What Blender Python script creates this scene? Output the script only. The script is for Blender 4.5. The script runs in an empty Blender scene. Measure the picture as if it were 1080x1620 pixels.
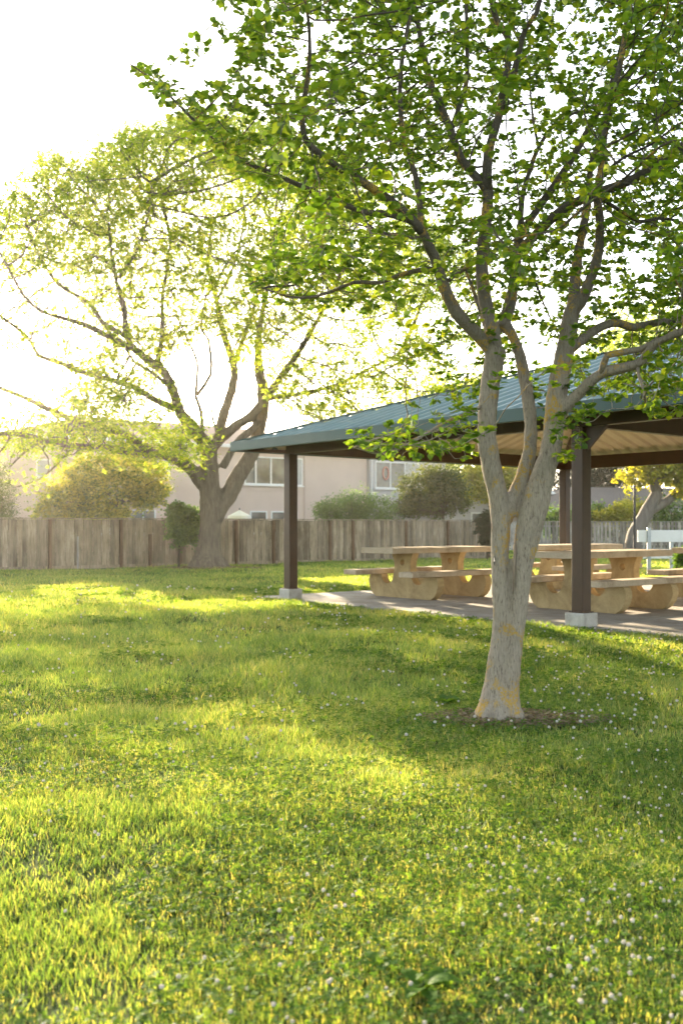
import bpy, bmesh, math, random
import numpy as np
from mathutils import Vector, Matrix, kdtree
from mathutils.geometry import tessellate_polygon
R = math.radians
SC = bpy.context.scene
COL = SC.collection
random.seed(4); RG = np.random.default_rng(4)
F = 1575.0; CX = 540.0; HY = 832.0; CH = 1.25     # focal length in photo pixels, horizon row, eye height
SUN_AZ, SUN_EL = R(-20.5), R(12.0)

def W(px, py, Y): return Vector(((px-CX)/F*Y, Y, CH+(HY-py)/F*Y))
def G(px, Y, z=0.0): return Vector(((px-CX)/F*Y, Y, z))

# ------------------------------------------------------------------ materials
def mat(name):
    m = bpy.data.materials.new(name); m.use_nodes = True
    nt = m.node_tree; nt.nodes.clear()
    out = nt.nodes.new('ShaderNodeOutputMaterial')
    return m, nt, out
def N(nt, t, **k):
    n = nt.nodes.new(t)
    for a, b in k.items():
        if a.startswith('i_'): n.inputs[a[2:].replace('_', ' ')].default_value = b
        else: setattr(n, a, b)
    return n
def ramp(nt, stops, interp='LINEAR'):
    n = nt.nodes.new('ShaderNodeValToRGB'); e = n.color_ramp; e.interpolation = interp
    while len(e.elements) > 1: e.elements.remove(e.elements[-1])
    e.elements[0].position = stops[0][0]; e.elements[0].color = (*stops[0][1], 1)
    for p, c in stops[1:]:
        x = e.elements.new(p); x.color = (*c, 1)
    return n
def noise(nt, scale, detail=4, rough=.55, vec=None, dist=0.0):
    n = N(nt, 'ShaderNodeTexNoise', i_Scale=scale, i_Detail=detail, i_Roughness=rough, i_Distortion=dist)
    if vec is not None: nt.links.new(vec, n.inputs['Vector'])
    return n
def objco(nt, sc=(1,1,1)):
    tc = N(nt, 'ShaderNodeTexCoord'); mp = N(nt, 'ShaderNodeMapping'); mp.inputs['Scale'].default_value = sc
    nt.links.new(tc.outputs['Object'], mp.inputs['Vector']); return mp.outputs['Vector']
def mix(nt, fac, a, b, mode='MIX'):
    n = N(nt, 'ShaderNodeMix', data_type='RGBA', blend_type=mode)
    for s, v in ((0, fac), (6, a), (7, b)):
        if hasattr(v, 'is_linked') or hasattr(v, 'links'): nt.links.new(v, n.inputs[s])
        else: n.inputs[s].default_value = v if s == 0 else (*v, 1)
    return n.outputs[2]
def bump(nt, h, strength=.5, dist=.01):
    b = N(nt, 'ShaderNodeBump', i_Strength=strength, i_Distance=dist); nt.links.new(h, b.inputs['Height']); return b.outputs['Normal']
def plain(name, c1, c2=None, scale=8, rough=.6, metal=0.0, sc=(1,1,1), bs=.3, bd=.004, detail=6, spec=.5, island=0.0):
    m, nt, out = mat(name)
    v = objco(nt, sc); n = noise(nt, scale, detail, .6, v)
    c2 = c2 or tuple(x*.8 for x in c1)
    r = ramp(nt, [(.3, c1), (.7, c2)]); nt.links.new(n.outputs['Fac'], r.inputs['Fac'])
    col = r.outputs['Color']
    if island:
        g = N(nt, 'ShaderNodeNewGeometry')
        k = ramp(nt, [(0, (1-island,)*3), (1, (1+island*.6, 1+island*.55, 1+island*.5))])
        nt.links.new(g.outputs['Random Per Island'], k.inputs['Fac'])
        col = mix(nt, 1.0, col, k.outputs['Color'], 'MULTIPLY')
    p = N(nt, 'ShaderNodeBsdfPrincipled', i_Roughness=rough, i_Metallic=metal)
    p.inputs['Specular IOR Level'].default_value = spec
    nt.links.new(col, p.inputs['Base Color'])
    if bs: nt.links.new(bump(nt, n.outputs['Fac'], bs, bd), p.inputs['Normal'])
    nt.links.new(p.outputs[0], out.inputs[0]); return m
def foliage(name, stops, trans, tmix=.5, gloss=.06, rough=.4, clump=1.2, cvar=.35):
    """stops: colours spread over the leaves one by one; trans: tint of the light that passes through a leaf"""
    m, nt, out = mat(name)
    g = N(nt, 'ShaderNodeNewGeometry')
    r = ramp(nt, [(i/(len(stops)-1), c) for i, c in enumerate(stops)])
    n = noise(nt, clump, 2, .5, objco(nt))
    a = N(nt, 'ShaderNodeMath', operation='MULTIPLY_ADD'); a.inputs[1].default_value = 1.0; 
    s = N(nt, 'ShaderNodeMath', operation='MULTIPLY_ADD'); s.inputs[1].default_value = cvar*3; s.inputs[2].default_value = -cvar*1.5
    nt.links.new(n.outputs['Fac'], s.inputs[0])
    nt.links.new(g.outputs['Random Per Island'], a.inputs[0]); nt.links.new(s.outputs[0], a.inputs[2])
    a.use_clamp = True
    nt.links.new(a.outputs[0], r.inputs['Fac'])
    d = N(nt, 'ShaderNodeBsdfDiffuse'); t = N(nt, 'ShaderNodeBsdfTranslucent'); gl = N(nt, 'ShaderNodeBsdfGlossy', i_Roughness=rough)
    gl.inputs['Color'].default_value = (.8, .85, .8, 1)
    nt.links.new(r.outputs['Color'], d.inputs['Color'])
    tc = mix(nt, 1.0, r.outputs['Color'], trans, 'MULTIPLY'); nt.links.new(tc, t.inputs['Color'])
    m1 = N(nt, 'ShaderNodeMixShader'); m1.inputs[0].default_value = tmix
    nt.links.new(d.outputs[0], m1.inputs[1]); nt.links.new(t.outputs[0], m1.inputs[2])
    m2 = N(nt, 'ShaderNodeMixShader'); m2.inputs[0].default_value = gloss
    nt.links.new(m1.outputs[0], m2.inputs[1]); nt.links.new(gl.outputs[0], m2.inputs[2])
    nt.links.new(m2.outputs[0], out.inputs[0]); return m

def bark_near():
    m, nt, out = mat('pale_bark')
    v = objco(nt, (1, 1, .2)); v2 = objco(nt)
    tc = N(nt, 'ShaderNodeTexCoord'); sep = N(nt, 'ShaderNodeSeparateXYZ'); nt.links.new(tc.outputs['Object'], sep.inputs[0])
    fis = noise(nt, 100, 5, .65, v, .6); blot = noise(nt, 7, 6, .6, v2); fine = noise(nt, 120, 4, .7, v2)
    c = ramp(nt, [(.33, (.15, .118, .088)), (.45, (.29, .24, .18)), (.7, (.38, .325, .255))]); nt.links.new(fis.outputs['Fac'], c.inputs[0])
    dirt = ramp(nt, [(.52, (0, 0, 0)), (.8, (.6, .6, .6))]); nt.links.new(blot.outputs['Fac'], dirt.inputs[0])
    col = mix(nt, dirt.outputs['Color'], c.outputs['Color'], (.17, .15, .115))
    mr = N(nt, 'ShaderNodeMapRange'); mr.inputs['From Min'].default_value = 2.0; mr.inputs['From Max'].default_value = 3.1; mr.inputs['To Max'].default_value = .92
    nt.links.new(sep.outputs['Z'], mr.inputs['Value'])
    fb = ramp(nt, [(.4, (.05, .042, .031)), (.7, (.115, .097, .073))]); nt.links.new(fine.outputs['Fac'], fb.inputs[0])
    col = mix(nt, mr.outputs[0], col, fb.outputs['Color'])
    # yellow lichen in ragged patches
    ln = noise(nt, 5.5, 8, .68, objco(nt, (1, 1, .75)), .3); lr = ramp(nt, [(.545, (0, 0, 0)), (.60, (1, 1, 1))]); nt.links.new(ln.outputs['Fac'], lr.inputs[0])
    lf = noise(nt, 70, 3, .7, v2); lr2 = ramp(nt, [(.42, (0, 0, 0)), (.52, (1, 1, 1))]); nt.links.new(lf.outputs['Fac'], lr2.inputs[0])
    lm = mix(nt, 1.0, lr.outputs['Color'], lr2.outputs['Color'], 'MULTIPLY')
    col = mix(nt, lm, col, (.42, .26, .05))
    p = N(nt, 'ShaderNodeBsdfPrincipled', i_Roughness=.9); p.inputs['Specular IOR Level'].default_value = .2
    nt.links.new(col, p.inputs['Base Color'])
    hh = mix(nt, .45, fis.outputs['Color'], fine.outputs['Color'])
    nt.links.new(bump(nt, hh, .9, .012), p.inputs['Normal'])
    nt.links.new(p.outputs[0], out.inputs[0]); return m
def bark(name, dark, light, sc=14):
    m, nt, out = mat(name)
    v = objco(nt, (1, 1, .18)); f = noise(nt, sc, 7, .65, v, .5); b = noise(nt, 1.3, 3, .5, objco(nt))
    c = ramp(nt, [(.36, dark), (.66, light)]); nt.links.new(f.outputs['Fac'], c.inputs[0])
    col = mix(nt, b.outputs['Fac'], c.outputs['Color'], tuple(x*.75 for x in light))
    p = N(nt, 'ShaderNodeBsdfPrincipled', i_Roughness=.92); p.inputs['Specular IOR Level'].default_value = .15
    nt.links.new(col, p.inputs['Base Color']); nt.links.new(bump(nt, f.outputs['Fac'], 1.0, .05), p.inputs['Normal'])
    nt.links.new(p.outputs[0], out.inputs[0]); return m
def wood_fence(name, c1, c2, c3):
    m, nt, out = mat(name)
    g = N(nt, 'ShaderNodeNewGeometry')
    v = objco(nt, (1, 1, .09)); f = noise(nt, 26, 6, .65, v, .4); b = noise(nt, 2.2, 4, .6, objco(nt, (1, 1, .7)))
    c = ramp(nt, [(.32, c1), (.55, c2), (.75, c3)]); nt.links.new(f.outputs['Fac'], c.inputs[0])
    k = ramp(nt, [(0, (.55, .53, .50)), (.5, (.95, .95, .95)), (1, (1.25, 1.24, 1.2))]); nt.links.new(g.outputs['Random Per Island'], k.inputs['Fac'])
    col = mix(nt, 1.0, c.outputs['Color'], k.outputs['Color'], 'MULTIPLY')
    k2 = ramp(nt, [(.35, (.72, .70, .66)), (.65, (1.1, 1.1, 1.1))]); nt.links.new(b.outputs['Fac'], k2.inputs['Fac'])
    col = mix(nt, 1.0, col, k2.outputs['Color'], 'MULTIPLY')
    p = N(nt, 'ShaderNodeBsdfPrincipled', i_Roughness=.85); p.inputs['Specular IOR Level'].default_value = .2
    nt.links.new(col, p.inputs['Base Color']); nt.links.new(bump(nt, f.outputs['Fac'], .6, .01), p.inputs['Normal'])
    nt.links.new(p.outputs[0], out.inputs[0]); return m
def ground_mat():
    m, nt, out = mat('lawn_soil')
    v = objco(nt)
    a = noise(nt, .9, 5, .6, v); b = noise(nt, 22, 6, .7, v)
    c = ramp(nt, [(.3, (.035, .055, .012)), (.7, (.075, .105, .022))]); nt.links.new(b.outputs['Fac'], c.inputs[0])
    d = ramp(nt, [(.40, (1, 1, 1)), (.62, (.8, .95, .8))]); nt.links.new(a.outputs['Fac'], d.inputs[0])
    col = mix(nt, 1.0, c.outputs['Color'], d.outputs['Color'], 'MULTIPLY')
    p = N(nt, 'ShaderNodeBsdfPrincipled', i_Roughness=.95); p.inputs['Specular IOR Level'].default_value = .1
    nt.links.new(col, p.inputs['Base Color']); nt.links.new(bump(nt, b.outputs['Fac'], 1, .03), p.inputs['Normal'])
    nt.links.new(p.outputs[0], out.inputs[0]); return m
def concrete(name, c1, c2, sc=3, speck=0.0, crack=False):
    m, nt, out = mat(name)
    v = objco(nt); a = noise(nt, sc, 7, .62, v); b = noise(nt, 160, 2, .6, v); s = noise(nt, 1.7, 7, .7, v, .8)
    c = ramp(nt, [(.3, c1), (.7, c2)]); nt.links.new(a.outputs['Fac'], c.inputs[0])
    k = ramp(nt, [(.36, (.48, .43, .37)), (.5, (.86, .84, .8)), (.60, (1, 1, 1)), (.8, (1.12, 1.12, 1.12))]); nt.links.new(s.outputs['Fac'], k.inputs[0])
    col = mix(nt, .7, c.outputs['Color'], k.outputs['Color'], 'MULTIPLY')
    if speck:
        r = ramp(nt, [(.38, (.45, .4, .33)), (.5, (1, 1, 1)), (.66, (1.25, 1.22, 1.15))]); nt.links.new(b.outputs['Fac'], r.inputs[0])
        col = mix(nt, speck, col, r.outputs['Color'], 'MULTIPLY')
    p = N(nt, 'ShaderNodeBsdfPrincipled', i_Roughness=.85); p.inputs['Specular IOR Level'].default_value = .25
    nt.links.new(col, p.inputs['Base Color']); nt.links.new(bump(nt, b.outputs['Fac'], .35, .003), p.inputs['Normal'])
    nt.links.new(p.outputs[0], out.inputs[0]); return m
def glass_mat():
    m, nt, out = mat('window_glass')
    p = N(nt, 'ShaderNodeBsdfPrincipled', i_Roughness=.06); p.inputs['Specular IOR Level'].default_value = .8
    n = noise(nt, .9, 3, .5, objco(nt)); r = ramp(nt, [(.35, (.035, .04, .045)), (.65, (.16, .17, .17))]); nt.links.new(n.outputs['Fac'], r.inputs[0])
    nt.links.new(r.outputs['Color'], p.inputs['Base Color']); nt.links.new(p.outputs[0], out.inputs[0]); return m

M = dict(
  bark=bark_near(), bark2=bark('rough_bark', (.06, .045, .032), (.27, .215, .16), 16), bark3=bark('grey_bark', (.10, .085, .07), (.26, .23, .20), 8),
  twig=plain('twig_bark', (.11, .09, .065), (.055, .045, .035), 40, .9, spec=.1),
  leaf=foliage('round_leaf', [(.034, .085, .012), (.055, .125, .015), (.085, .165, .018), (.135, .20, .022)], (3.6, 2.7, .8), .58, .06, .35, .9, .3),
  leaf2=foliage('feathery_leaf', [(.12, .19, .018), (.20, .28, .028), (.28, .34, .04), (.40, .40, .07)], (1.8, 1.75, .9), .62, .03, .5, .45, .3),
  shrub_y=foliage('golden_shrub_leaf', [(.08, .13, .016), (.17, .22, .026), (.30, .32, .04), (.42, .40, .07)], (2.0, 1.7, .7), .5, .06, .4, 1.2, .35),
  shrub_g=foliage('green_shrub_leaf', [(.04, .09, .014), (.07, .145, .02), (.12, .21, .03)], (2.0, 1.8, .7), .45, .07, .35, 1.5, .3),
  shrub_d=foliage('dark_shrub_leaf', [(.028, .055, .014), (.055, .09, .018), (.10, .125, .025)], (2.0, 1.6, .7), .4, .05, .4, 1.5, .3),
  needle=foliage('conifer_leaf', [(.012, .028, .014), (.025, .045, .018)], (1.5, 1.5, .8), .2, .03, .5, 1, .3),
  yellow=foliage('yellow_leaf', [(.18, .23, .02), (.33, .35, .035), (.46, .43, .07)], (1.6, 1.4, .6), .5, .03, .5, .8, .3),
  grass=foliage('grass_blade', [(.055, .122, .023), (.088, .17, .031), (.125, .212, .04), (.168, .248, .053), (.235, .285, .072), (.36, .34, .14)], (2.65, 2.22, .95), .57, .05, .45, .55, .28),
  clover=foliage('clover_leaf', [(.04, .105, .018), (.07, .15, .024), (.11, .20, .035)], (2.6, 2.1, .6), .5, .015, .5, 2.0, .3),
  straw=foliage('dry_straw', [(.20, .15, .085), (.34, .27, .16), (.14, .10, .06)], (1.2, 1.0, .7), .3, .03, .6, 3, .2),
  petal=foliage('clover_petal', [(.78, .76, .72), (.88, .87, .82), (.74, .64, .62)], (1.0, .96, .86), .4, .02, .5, 30, .2),
  ground=ground_mat(),
  soil=plain('dry_soil', (.27, .21, .145), (.17, .13, .09), 14, .95, bs=1, bd=.03, spec=.1),
  slab=concrete('slab_concrete', (.33, .305, .275), (.42, .395, .36), 2.2, .25),
  pier=concrete('pier_concrete', (.46, .44, .42), (.58, .56, .53), 9, .2),
  ochre=concrete('ochre_concrete', (.45, .335, .17), (.55, .425, .235), 6, .5),
  top=concrete('tabletop_concrete', (.47, .385, .28), (.58, .49, .38), 5, .45),
  steel=plain('brown_steel', (.07, .034, .015), (.05, .026, .012), 5, .45, .0, bs=.05, spec=.5),
  fascia=plain('green_fascia_paint', (.022, .075, .062), (.018, .062, .052), 3, .42, bs=.03),
  roof=plain('ribbed_metal_roof', (.20, .28, .265), (.155, .225, .215), 1.6, .42, .15, bs=.04, bd=.002),
  ceil=plain('tan_roof_underside', (.55, .48, .355), (.48, .42, .305), 4, .6, bs=.05),
  fence=wood_fence('weathered_board', (.155, .118, .085), (.32, .262, .20), (.47, .40, .32)),
  fence2=wood_fence('grey_board', (.20, .19, .185), (.40, .39, .38), (.55, .54, .53)),
  post=wood_fence('redder_post', (.10, .058, .035), (.20, .125, .08), (.30, .21, .145)),
  stucco=plain('pink_stucco', (.60, .48, .41), (.555, .44, .375), 1.2, .92, bs=.5, bd=.012, detail=10, spec=.1),
  stuccog=plain('grey_stucco', (.47, .45, .45), (.43, .41, .41), 1.2, .92, bs=.5, bd=.012, detail=10, spec=.1),
  beige=plain('beige_stucco', (.50, .43, .35), (.46, .39, .32), 1.2, .92, bs=.4, bd=.01, spec=.1),
  white=plain('white_trim_paint', (.78, .77, .74), (.70, .69, .66), 3, .5, bs=.05),
  blind=plain('pale_blind', (.50, .49, .46), (.40, .39, .37), 2, .8, bs=.0),
  tile=plain('red_brown_roof_tile', (.34, .24, .18), (.25, .17, .13), 5, .85, sc=(1, 1, 4), bs=.8, bd=.04),
  shingle=plain('grey_brown_shingle', (.22, .185, .155), (.14, .12, .10), 9, .9, sc=(1, 1, 5), bs=.8, bd=.03),
  black=plain('black_paint', (.02, .02, .022), (.015, .015, .016), 4, .4, bs=.0),
  galv=plain('galvanised_steel', (.42, .44, .46), (.34, .36, .38), 12, .4, .6, bs=.05),
  canvas=plain('white_canvas', (.78, .77, .74), (.70, .69, .67), 4, .9, bs=.1),
  pinkring=plain('pink_plastic', (.62, .26, .20), (.55, .22, .18), 4, .4, bs=0),
  glass=glass_mat(), stem=plain('flower_stem', (.09, .16, .03), (.07, .12, .02), 9, .7, bs=0),
  oldbark=plain('bare_wood', (.30, .23, .165), (.13, .09, .065), 30, .9, sc=(1, 1, .2), bs=.8, bd=.01),
)

# ------------------------------------------------------------------ object helpers
def tag(o, label=None, cat=None, group=None, kind=None):
    if label: o['label'] = label
    if cat: o['category'] = cat
    if group: o['group'] = group
    if kind: o['kind'] = kind
    return o
def thing(name, loc, label, cat, group=None, rz=0.0):
    o = bpy.data.objects.new(name, None); COL.objects.link(o); o.location = loc; o.rotation_euler.z = rz
    o.empty_display_size = .2
    return tag(o, label, cat, group)
def link(name, me, parent=None, world=True):
    o = bpy.data.objects.new(name, me); COL.objects.link(o)
    if parent is not None:
        o.parent = parent
        if world:      # geometry was given in world coordinates
            t = parent; off = Vector((0, 0, 0)); rz = 0
            while t is not None: off = off + t.location; t = t.parent
            o.location = -off
    return o
def fast_mesh(name, verts, faces, m, smooth=False):
    verts = np.asarray(verts, dtype=np.float32); faces = np.asarray(faces, dtype=np.int32); k = faces.shape[1]
    me = bpy.data.meshes.new(name)
    me.vertices.add(len(verts)); me.vertices.foreach_set('co', verts.ravel())
    me.loops.add(faces.size); me.loops.foreach_set('vertex_index', faces.ravel())
    me.polygons.add(len(faces)); me.polygons.foreach_set('loop_start', np.arange(0, faces.size, k, dtype=np.int32))
    me.polygons.foreach_set('loop_total', np.full(len(faces), k, dtype=np.int32))
    if smooth: me.polygons.foreach_set('use_smooth', np.ones(len(faces), dtype=bool))
    me.materials.append(m); me.update(calc_edges=True); return me
class MB:
    """collects simple solids (world coordinates) that become one mesh"""
    def __init__(s): s.v = []; s.f = []
    def add(s, vs, fs):
        b = len(s.v); s.v += [tuple(v) for v in vs]; s.f += [tuple(i+b for i in f) for f in fs]; return s
    def box(s, p0, p1, fr=None):
        x0, y0, z0 = p0; x1, y1, z1 = p1
        c = [(x0,y0,z0),(x1,y0,z0),(x1,y1,z0),(x0,y1,z0),(x0,y0,z1),(x1,y0,z1),(x1,y1,z1),(x0,y1,z1)]
        if fr: c = [fr(*q) for q in c]
        return s.add(c, [(0,3,2,1),(4,5,6,7),(0,1,5,4),(1,2,6,5),(2,3,7,6),(3,0,4,7)])
    def bar(s, a, b, w, h, up=Vector((0,0,1))):
        a = Vector(a); b = Vector(b); d = (b-a).normalized(); sd = d.cross(up).normalized(); u = sd.cross(d).normalized()
        c = [a+sd*(i*w/2)+u*(j*h/2) for i, j in ((-1,-1),(1,-1),(1,1),(-1,1))] + [b+sd*(i*w/2)+u*(j*h/2) for i, j in ((-1,-1),(1,-1),(1,1),(-1,1))]
        return s.add(c, [(0,1,2,3),(7,6,5,4),(0,4,5,1),(1,5,6,2),(2,6,7,3),(3,7,4,0)])
    def cyl(s, a, b, r0, r1=None, n=12):
        a = Vector(a); b = Vector(b); r1 = r0 if r1 is None else r1; d = (b-a).normalized()
        x = d.orthogonal().normalized(); y = d.cross(x); c = []
        for p, r in ((a, r0), (b, r1)):
            c += [p + x*math.cos(t*2*math.pi/n)*r + y*math.sin(t*2*math.pi/n)*r for t in range(n)]
        return s.add(c, [tuple(range(n))[::-1], tuple(range(n, 2*n))] + [(i, (i+1) % n, n+(i+1) % n, n+i) for i in range(n)])
    def mesh(s, name, m, smooth=False):
        me = bpy.data.meshes.new(name); me.from_pydata(s.v, [], s.f); me.materials.append(m)
        bm = bmesh.new(); bm.from_mesh(me); bmesh.ops.recalc_face_normals(bm, faces=bm.faces); bm.to_mesh(me); bm.free()
        if smooth: me.polygons.foreach_set('use_smooth', [True]*len(me.polygons))
        return me
    def build(s, name, m, parent=None, bevel=0.0, smooth=False, seg=2):
        o = link(name, s.mesh(name, m, smooth), parent)
        if bevel:
            b = o.modifiers.new('bevel', 'BEVEL'); b.width = bevel; b.segments = seg; b.limit_method = 'ANGLE'; b.angle_limit = R(40)
        return o

def tube(mb, pts, rad, n=8, wob=0.0, cap=True):
    pts = [Vector(p) for p in pts]; b = len(mb.v); k = len(pts)
    t0 = (pts[1]-pts[0]).normalized(); x = t0.orthogonal().normalized()
    for i, p in enumerate(pts):
        t = (pts[min(i+1, k-1)]-pts[max(i-1, 0)])
        t = t.normalized() if t.length > 1e-6 else t0
        x = (x - t*x.dot(t)).normalized(); y = t.cross(x)
        for j in range(n):
            a = j*2*math.pi/n; r = rad[i]*(1+(random.uniform(-wob, wob) if wob else 0))
            mb.v.append(tuple(p + x*math.cos(a)*r + y*math.sin(a)*r))
    for i in range(k-1):
        for j in range(n):
            mb.f.append((b+i*n+j, b+i*n+(j+1) % n, b+(i+1)*n+(j+1) % n, b+(i+1)*n+j))
    if cap:
        mb.f.append(tuple(b+j for j in range(n))[::-1]); mb.f.append(tuple(b+(k-1)*n+j for j in range(n)))
def crom(P, step):
    """smooth resample of a polyline of (x,y,z,r)"""
    P = [np.array(p, float) for p in P]; out = []
    for i in range(len(P)-1):
        p0 = P[i-1] if i else 2*P[0]-P[1]; p1 = P[i]; p2 = P[i+1]; p3 = P[i+2] if i+2 < len(P) else 2*P[-1]-P[-2]
        n = max(1, int(np.linalg.norm((p2-p1)[:3])/step+.5))
        for k in range(n):
            t = k/n
            out.append(.5*((2*p1)+(-p0+p2)*t+(2*p0-5*p1+4*p2-p3)*t*t+(-p0+3*p1-3*p2+p3)*t**3))
    out.append(P[-1]); return out

# ------------------------------------------------------------------ tree growing
def colonize(pos, par, att, dinf, dkill, step, iters, jit=.25, up=.0):
    pos = [Vector(p) for p in pos]; par = list(par); att = [Vector(a) for a in att]; used = {}
    for it in range(iters):
        if not att: break
        kd = kdtree.KDTree(len(pos))
        for i, p in enumerate(pos): kd.insert(p, i)
        kd.balance(); acc = {}; keep = []
        for a in att:
            co, i, d = kd.find(a)
            if d < dkill: continue
            keep.append(a)
            if d < dinf:
                v = (a-co)/d
                if i in acc: acc[i] = acc[i] + v
                else: acc[i] = v
        att = keep; grew = 0
        for i, v in acc.items():
            if used.get(i, 0) >= 3: continue
            v = v + Vector([random.gauss(0, jit) for _ in range(3)]) + Vector((0, 0, up))
            if v.length < 1e-4: continue
            pos.append(pos[i] + v.normalized()*step*random.uniform(.8, 1.15)); par.append(i); used[i] = used.get(i, 0)+1; grew += 1
        if not grew: break
    return pos, par
def limb_nodes(limbs, depth0, step):
    """limbs: (pixel polyline, start radius px, end radius px, depth change). A limb takes its starting depth from the nearest limb traced before it"""
    known = []; tubes = []; pos = []; par = []
    for L in limbs:
        pl, r0, r1, dd = L[:4]; n = len(pl)
        if known:
            k = min(known, key=lambda q: (q[0]-pl[0][0])**2+(q[1]-pl[0][1])**2); Y0 = k[2]; pk = k[3]
        else: Y0 = depth0; pk = -1
        seg = [0.0]
        for i in range(1, n): seg.append(seg[-1]+math.hypot(pl[i][0]-pl[i-1][0], pl[i][1]-pl[i-1][1]))
        P = []
        for i, (a, b) in enumerate(pl):
            t = seg[i]/seg[-1]; Y = Y0+dd*t; w = W(a, b, Y); r = (r0+(r1-r0)*t)/F*Y
            if len(L) > 4 and L[4] and i < len(L[4]) and L[4][i]: r = L[4][i]/F*Y
            P.append((w.x, w.y, w.z, r))
        S = crom(P, step); tubes.append(S); prev = pk
        for s in S:
            v = Vector(s[:3]); pos.append(v); par.append(prev); prev = len(pos)-1
            known.append((CX+v.x/v.y*F, HY-(v.z-CH)/v.y*F, v.y, prev))
    return tubes, pos, par
def clumpy(px, py, Y, s, seed):
    return float(vnoise(px/s+Y*.9, py/s-Y*.6, 1.0, seed)*.65+vnoise(px/s*2.3, py/s*2.3+Y, 1.0, seed+1)*.35)
def in_poly(x, y, P):
    c = False; j = len(P)-1
    for i in range(len(P)):
        if (P[i][1] > y) != (P[j][1] > y) and x < (P[j][0]-P[i][0])*(y-P[i][1])/(P[j][1]-P[i][1])+P[i][0]: c = not c
        j = i
    return c
def twigs(pos, par, nseed, rmin, expo, rmax, n=4):
    """tubes for the grown nodes; returns MB and per-node radius and child counts"""
    N_ = len(pos); ch = [[] for _ in range(N_)]
    for i in range(N_):
        if par[i] >= 0: ch[par[i]].append(i)
    acc = [0.0]*N_; rad = [0.0]*N_
    for i in range(N_-1, -1, -1):
        if i < nseed: continue
        if not any(c >= nseed for c in ch[i]): acc[i] = rmin**expo
        rad[i] = min(rmax, acc[i]**(1/expo))
        if par[i] >= nseed: acc[par[i]] += acc[i]
    mb = MB(); started = set()
    for i in range(nseed, N_):
        p = par[i]
        if p >= nseed:
            best = max((c for c in ch[p]), key=lambda c: rad[c])
            if best == i and p in started: continue_from = None
            if best == i: continue
        chain = [p, i]; r = [min(rad[i]*1.15, rmax), rad[i]]; cur = i
        while True:
            nx = [c for c in ch[cur] if c >= nseed]
            if not nx: break
            b = max(nx, key=lambda c: rad[c]); chain.append(b); r.append(rad[b]); cur = b
        tube(mb, [pos[k] for k in chain], r, n if r[0] < rmin*4 else n+2, cap=False)
    return mb, rad, ch
# leaf templates: rows of vertices + triangles; x across, y along, z up
def leaf_shape(kind):
    if kind == 'round':
        v = [(0,0,0),(-.40,.22,.10),(-.44,.58,.07),(0,1.0,-.08),(.44,.58,.07),(.40,.22,.10),(0,.5,-.03)]
        f = [(0,1,6),(1,2,6),(2,3,6),(3,4,6),(4,5,6),(5,0,6)]
    elif kind == 'narrow':
        v = [(0,0,0),(-.2,.45,.05),(0,1,-.1),(.2,.45,.05)]; f = [(0,1,3),(1,2,3)]
    elif kind == 'spray':        # feathery compound leaf: three leaflets
        v = [(0,0,0),(-.16,.5,.03),(0,1,-.12),(.16,.5,.03), (0,.1,0),(-.5,.25,.02),(-.7,.7,-.08),(-.28,.5,.04), (0,.1,0),(.28,.5,.04),(.7,.7,-.08),(.5,.25,.02)]
        f = [(0,1,3),(1,2,3),(4,5,7),(5,6,7),(8,9,11),(9,10,11)]
    elif kind == 'tri3':         # trifoliate clover
        v = []; f = []
        for k in range(3):
            a = k*2*math.pi/3; c, s = math.cos(a), math.sin(a); b = len(v)
            for x, y, z in ((0,0,0),(-.32,.35,.06),(-.26,.72,.1),(0,.8,.03),(.26,.72,.1),(.32,.35,.06)): v.append((x*c-y*s, x*s+y*c, z))
            f += [(b,b+1,b+2),(b,b+2,b+3),(b,b+3,b+4),(b,b+4,b+5)]
    return np.array(v, np.float32), np.array(f, np.int32)
def leaves_mesh(name, P, D, U, S, kind, m):
    """P positions, D growth directions, U up hints, S sizes"""
    v, f = leaf_shape(kind); n = len(P); P = np.asarray(P, np.float32); D = np.asarray(D, np.float32); U = np.asarray(U, np.float32); S = np.asarray(S, np.float32)
    D /= np.linalg.norm(D, axis=1, keepdims=True)+1e-9
    X = np.cross(D, U); X /= np.linalg.norm(X, axis=1, keepdims=True)+1e-9; Z = np.cross(X, D)
    V = P[:, None]+S[:, None, None]*(v[None, :, 0:1]*X[:, None]+v[None, :, 1:2]*D[:, None]+v[None, :, 2:3]*Z[:, None])
    Fa = (f[None]+(np.arange(n)*len(v))[:, None, None]).reshape(-1, 3)
    return fast_mesh(name, V.reshape(-1, 3), Fa, m)

# ================================================================== SETTING
def gh(x, y):      # gentle unevenness of the lawn
    x = np.asarray(x, float); y = np.asarray(y, float)
    h = .022*np.sin(x*1.1+y*.63+.5)+.018*np.sin(x*.5-y*1.27+1.3)+.012*np.sin(x*2.6+y*1.9)+.010*np.sin(y*3.1-x*1.4)
    u, v = (x-LX)*dU[0]+(y-LY)*dU[1], (x-LX)*dV[0]+(y-LY)*dV[1]
    d = np.maximum(np.maximum(-1.0-u, u-13.0), np.maximum(-.2-v, v-8.3))
    return h*np.clip(d/1.5, 0, 1)*np.clip((70-y)/20, 0, 1)
LX, LY = -.85, 16.7; dU = (.633, -.774); dV = (.774, .633)
def S(u, v, z): return Vector((LX+dU[0]*u+dV[0]*v, LY+dU[1]*u+dV[1]*v, z))
def uv_of(x, y): return (x-LX)*dU[0]+(y-LY)*dU[1], (x-LX)*dV[0]+(y-LY)*dV[1]

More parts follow.
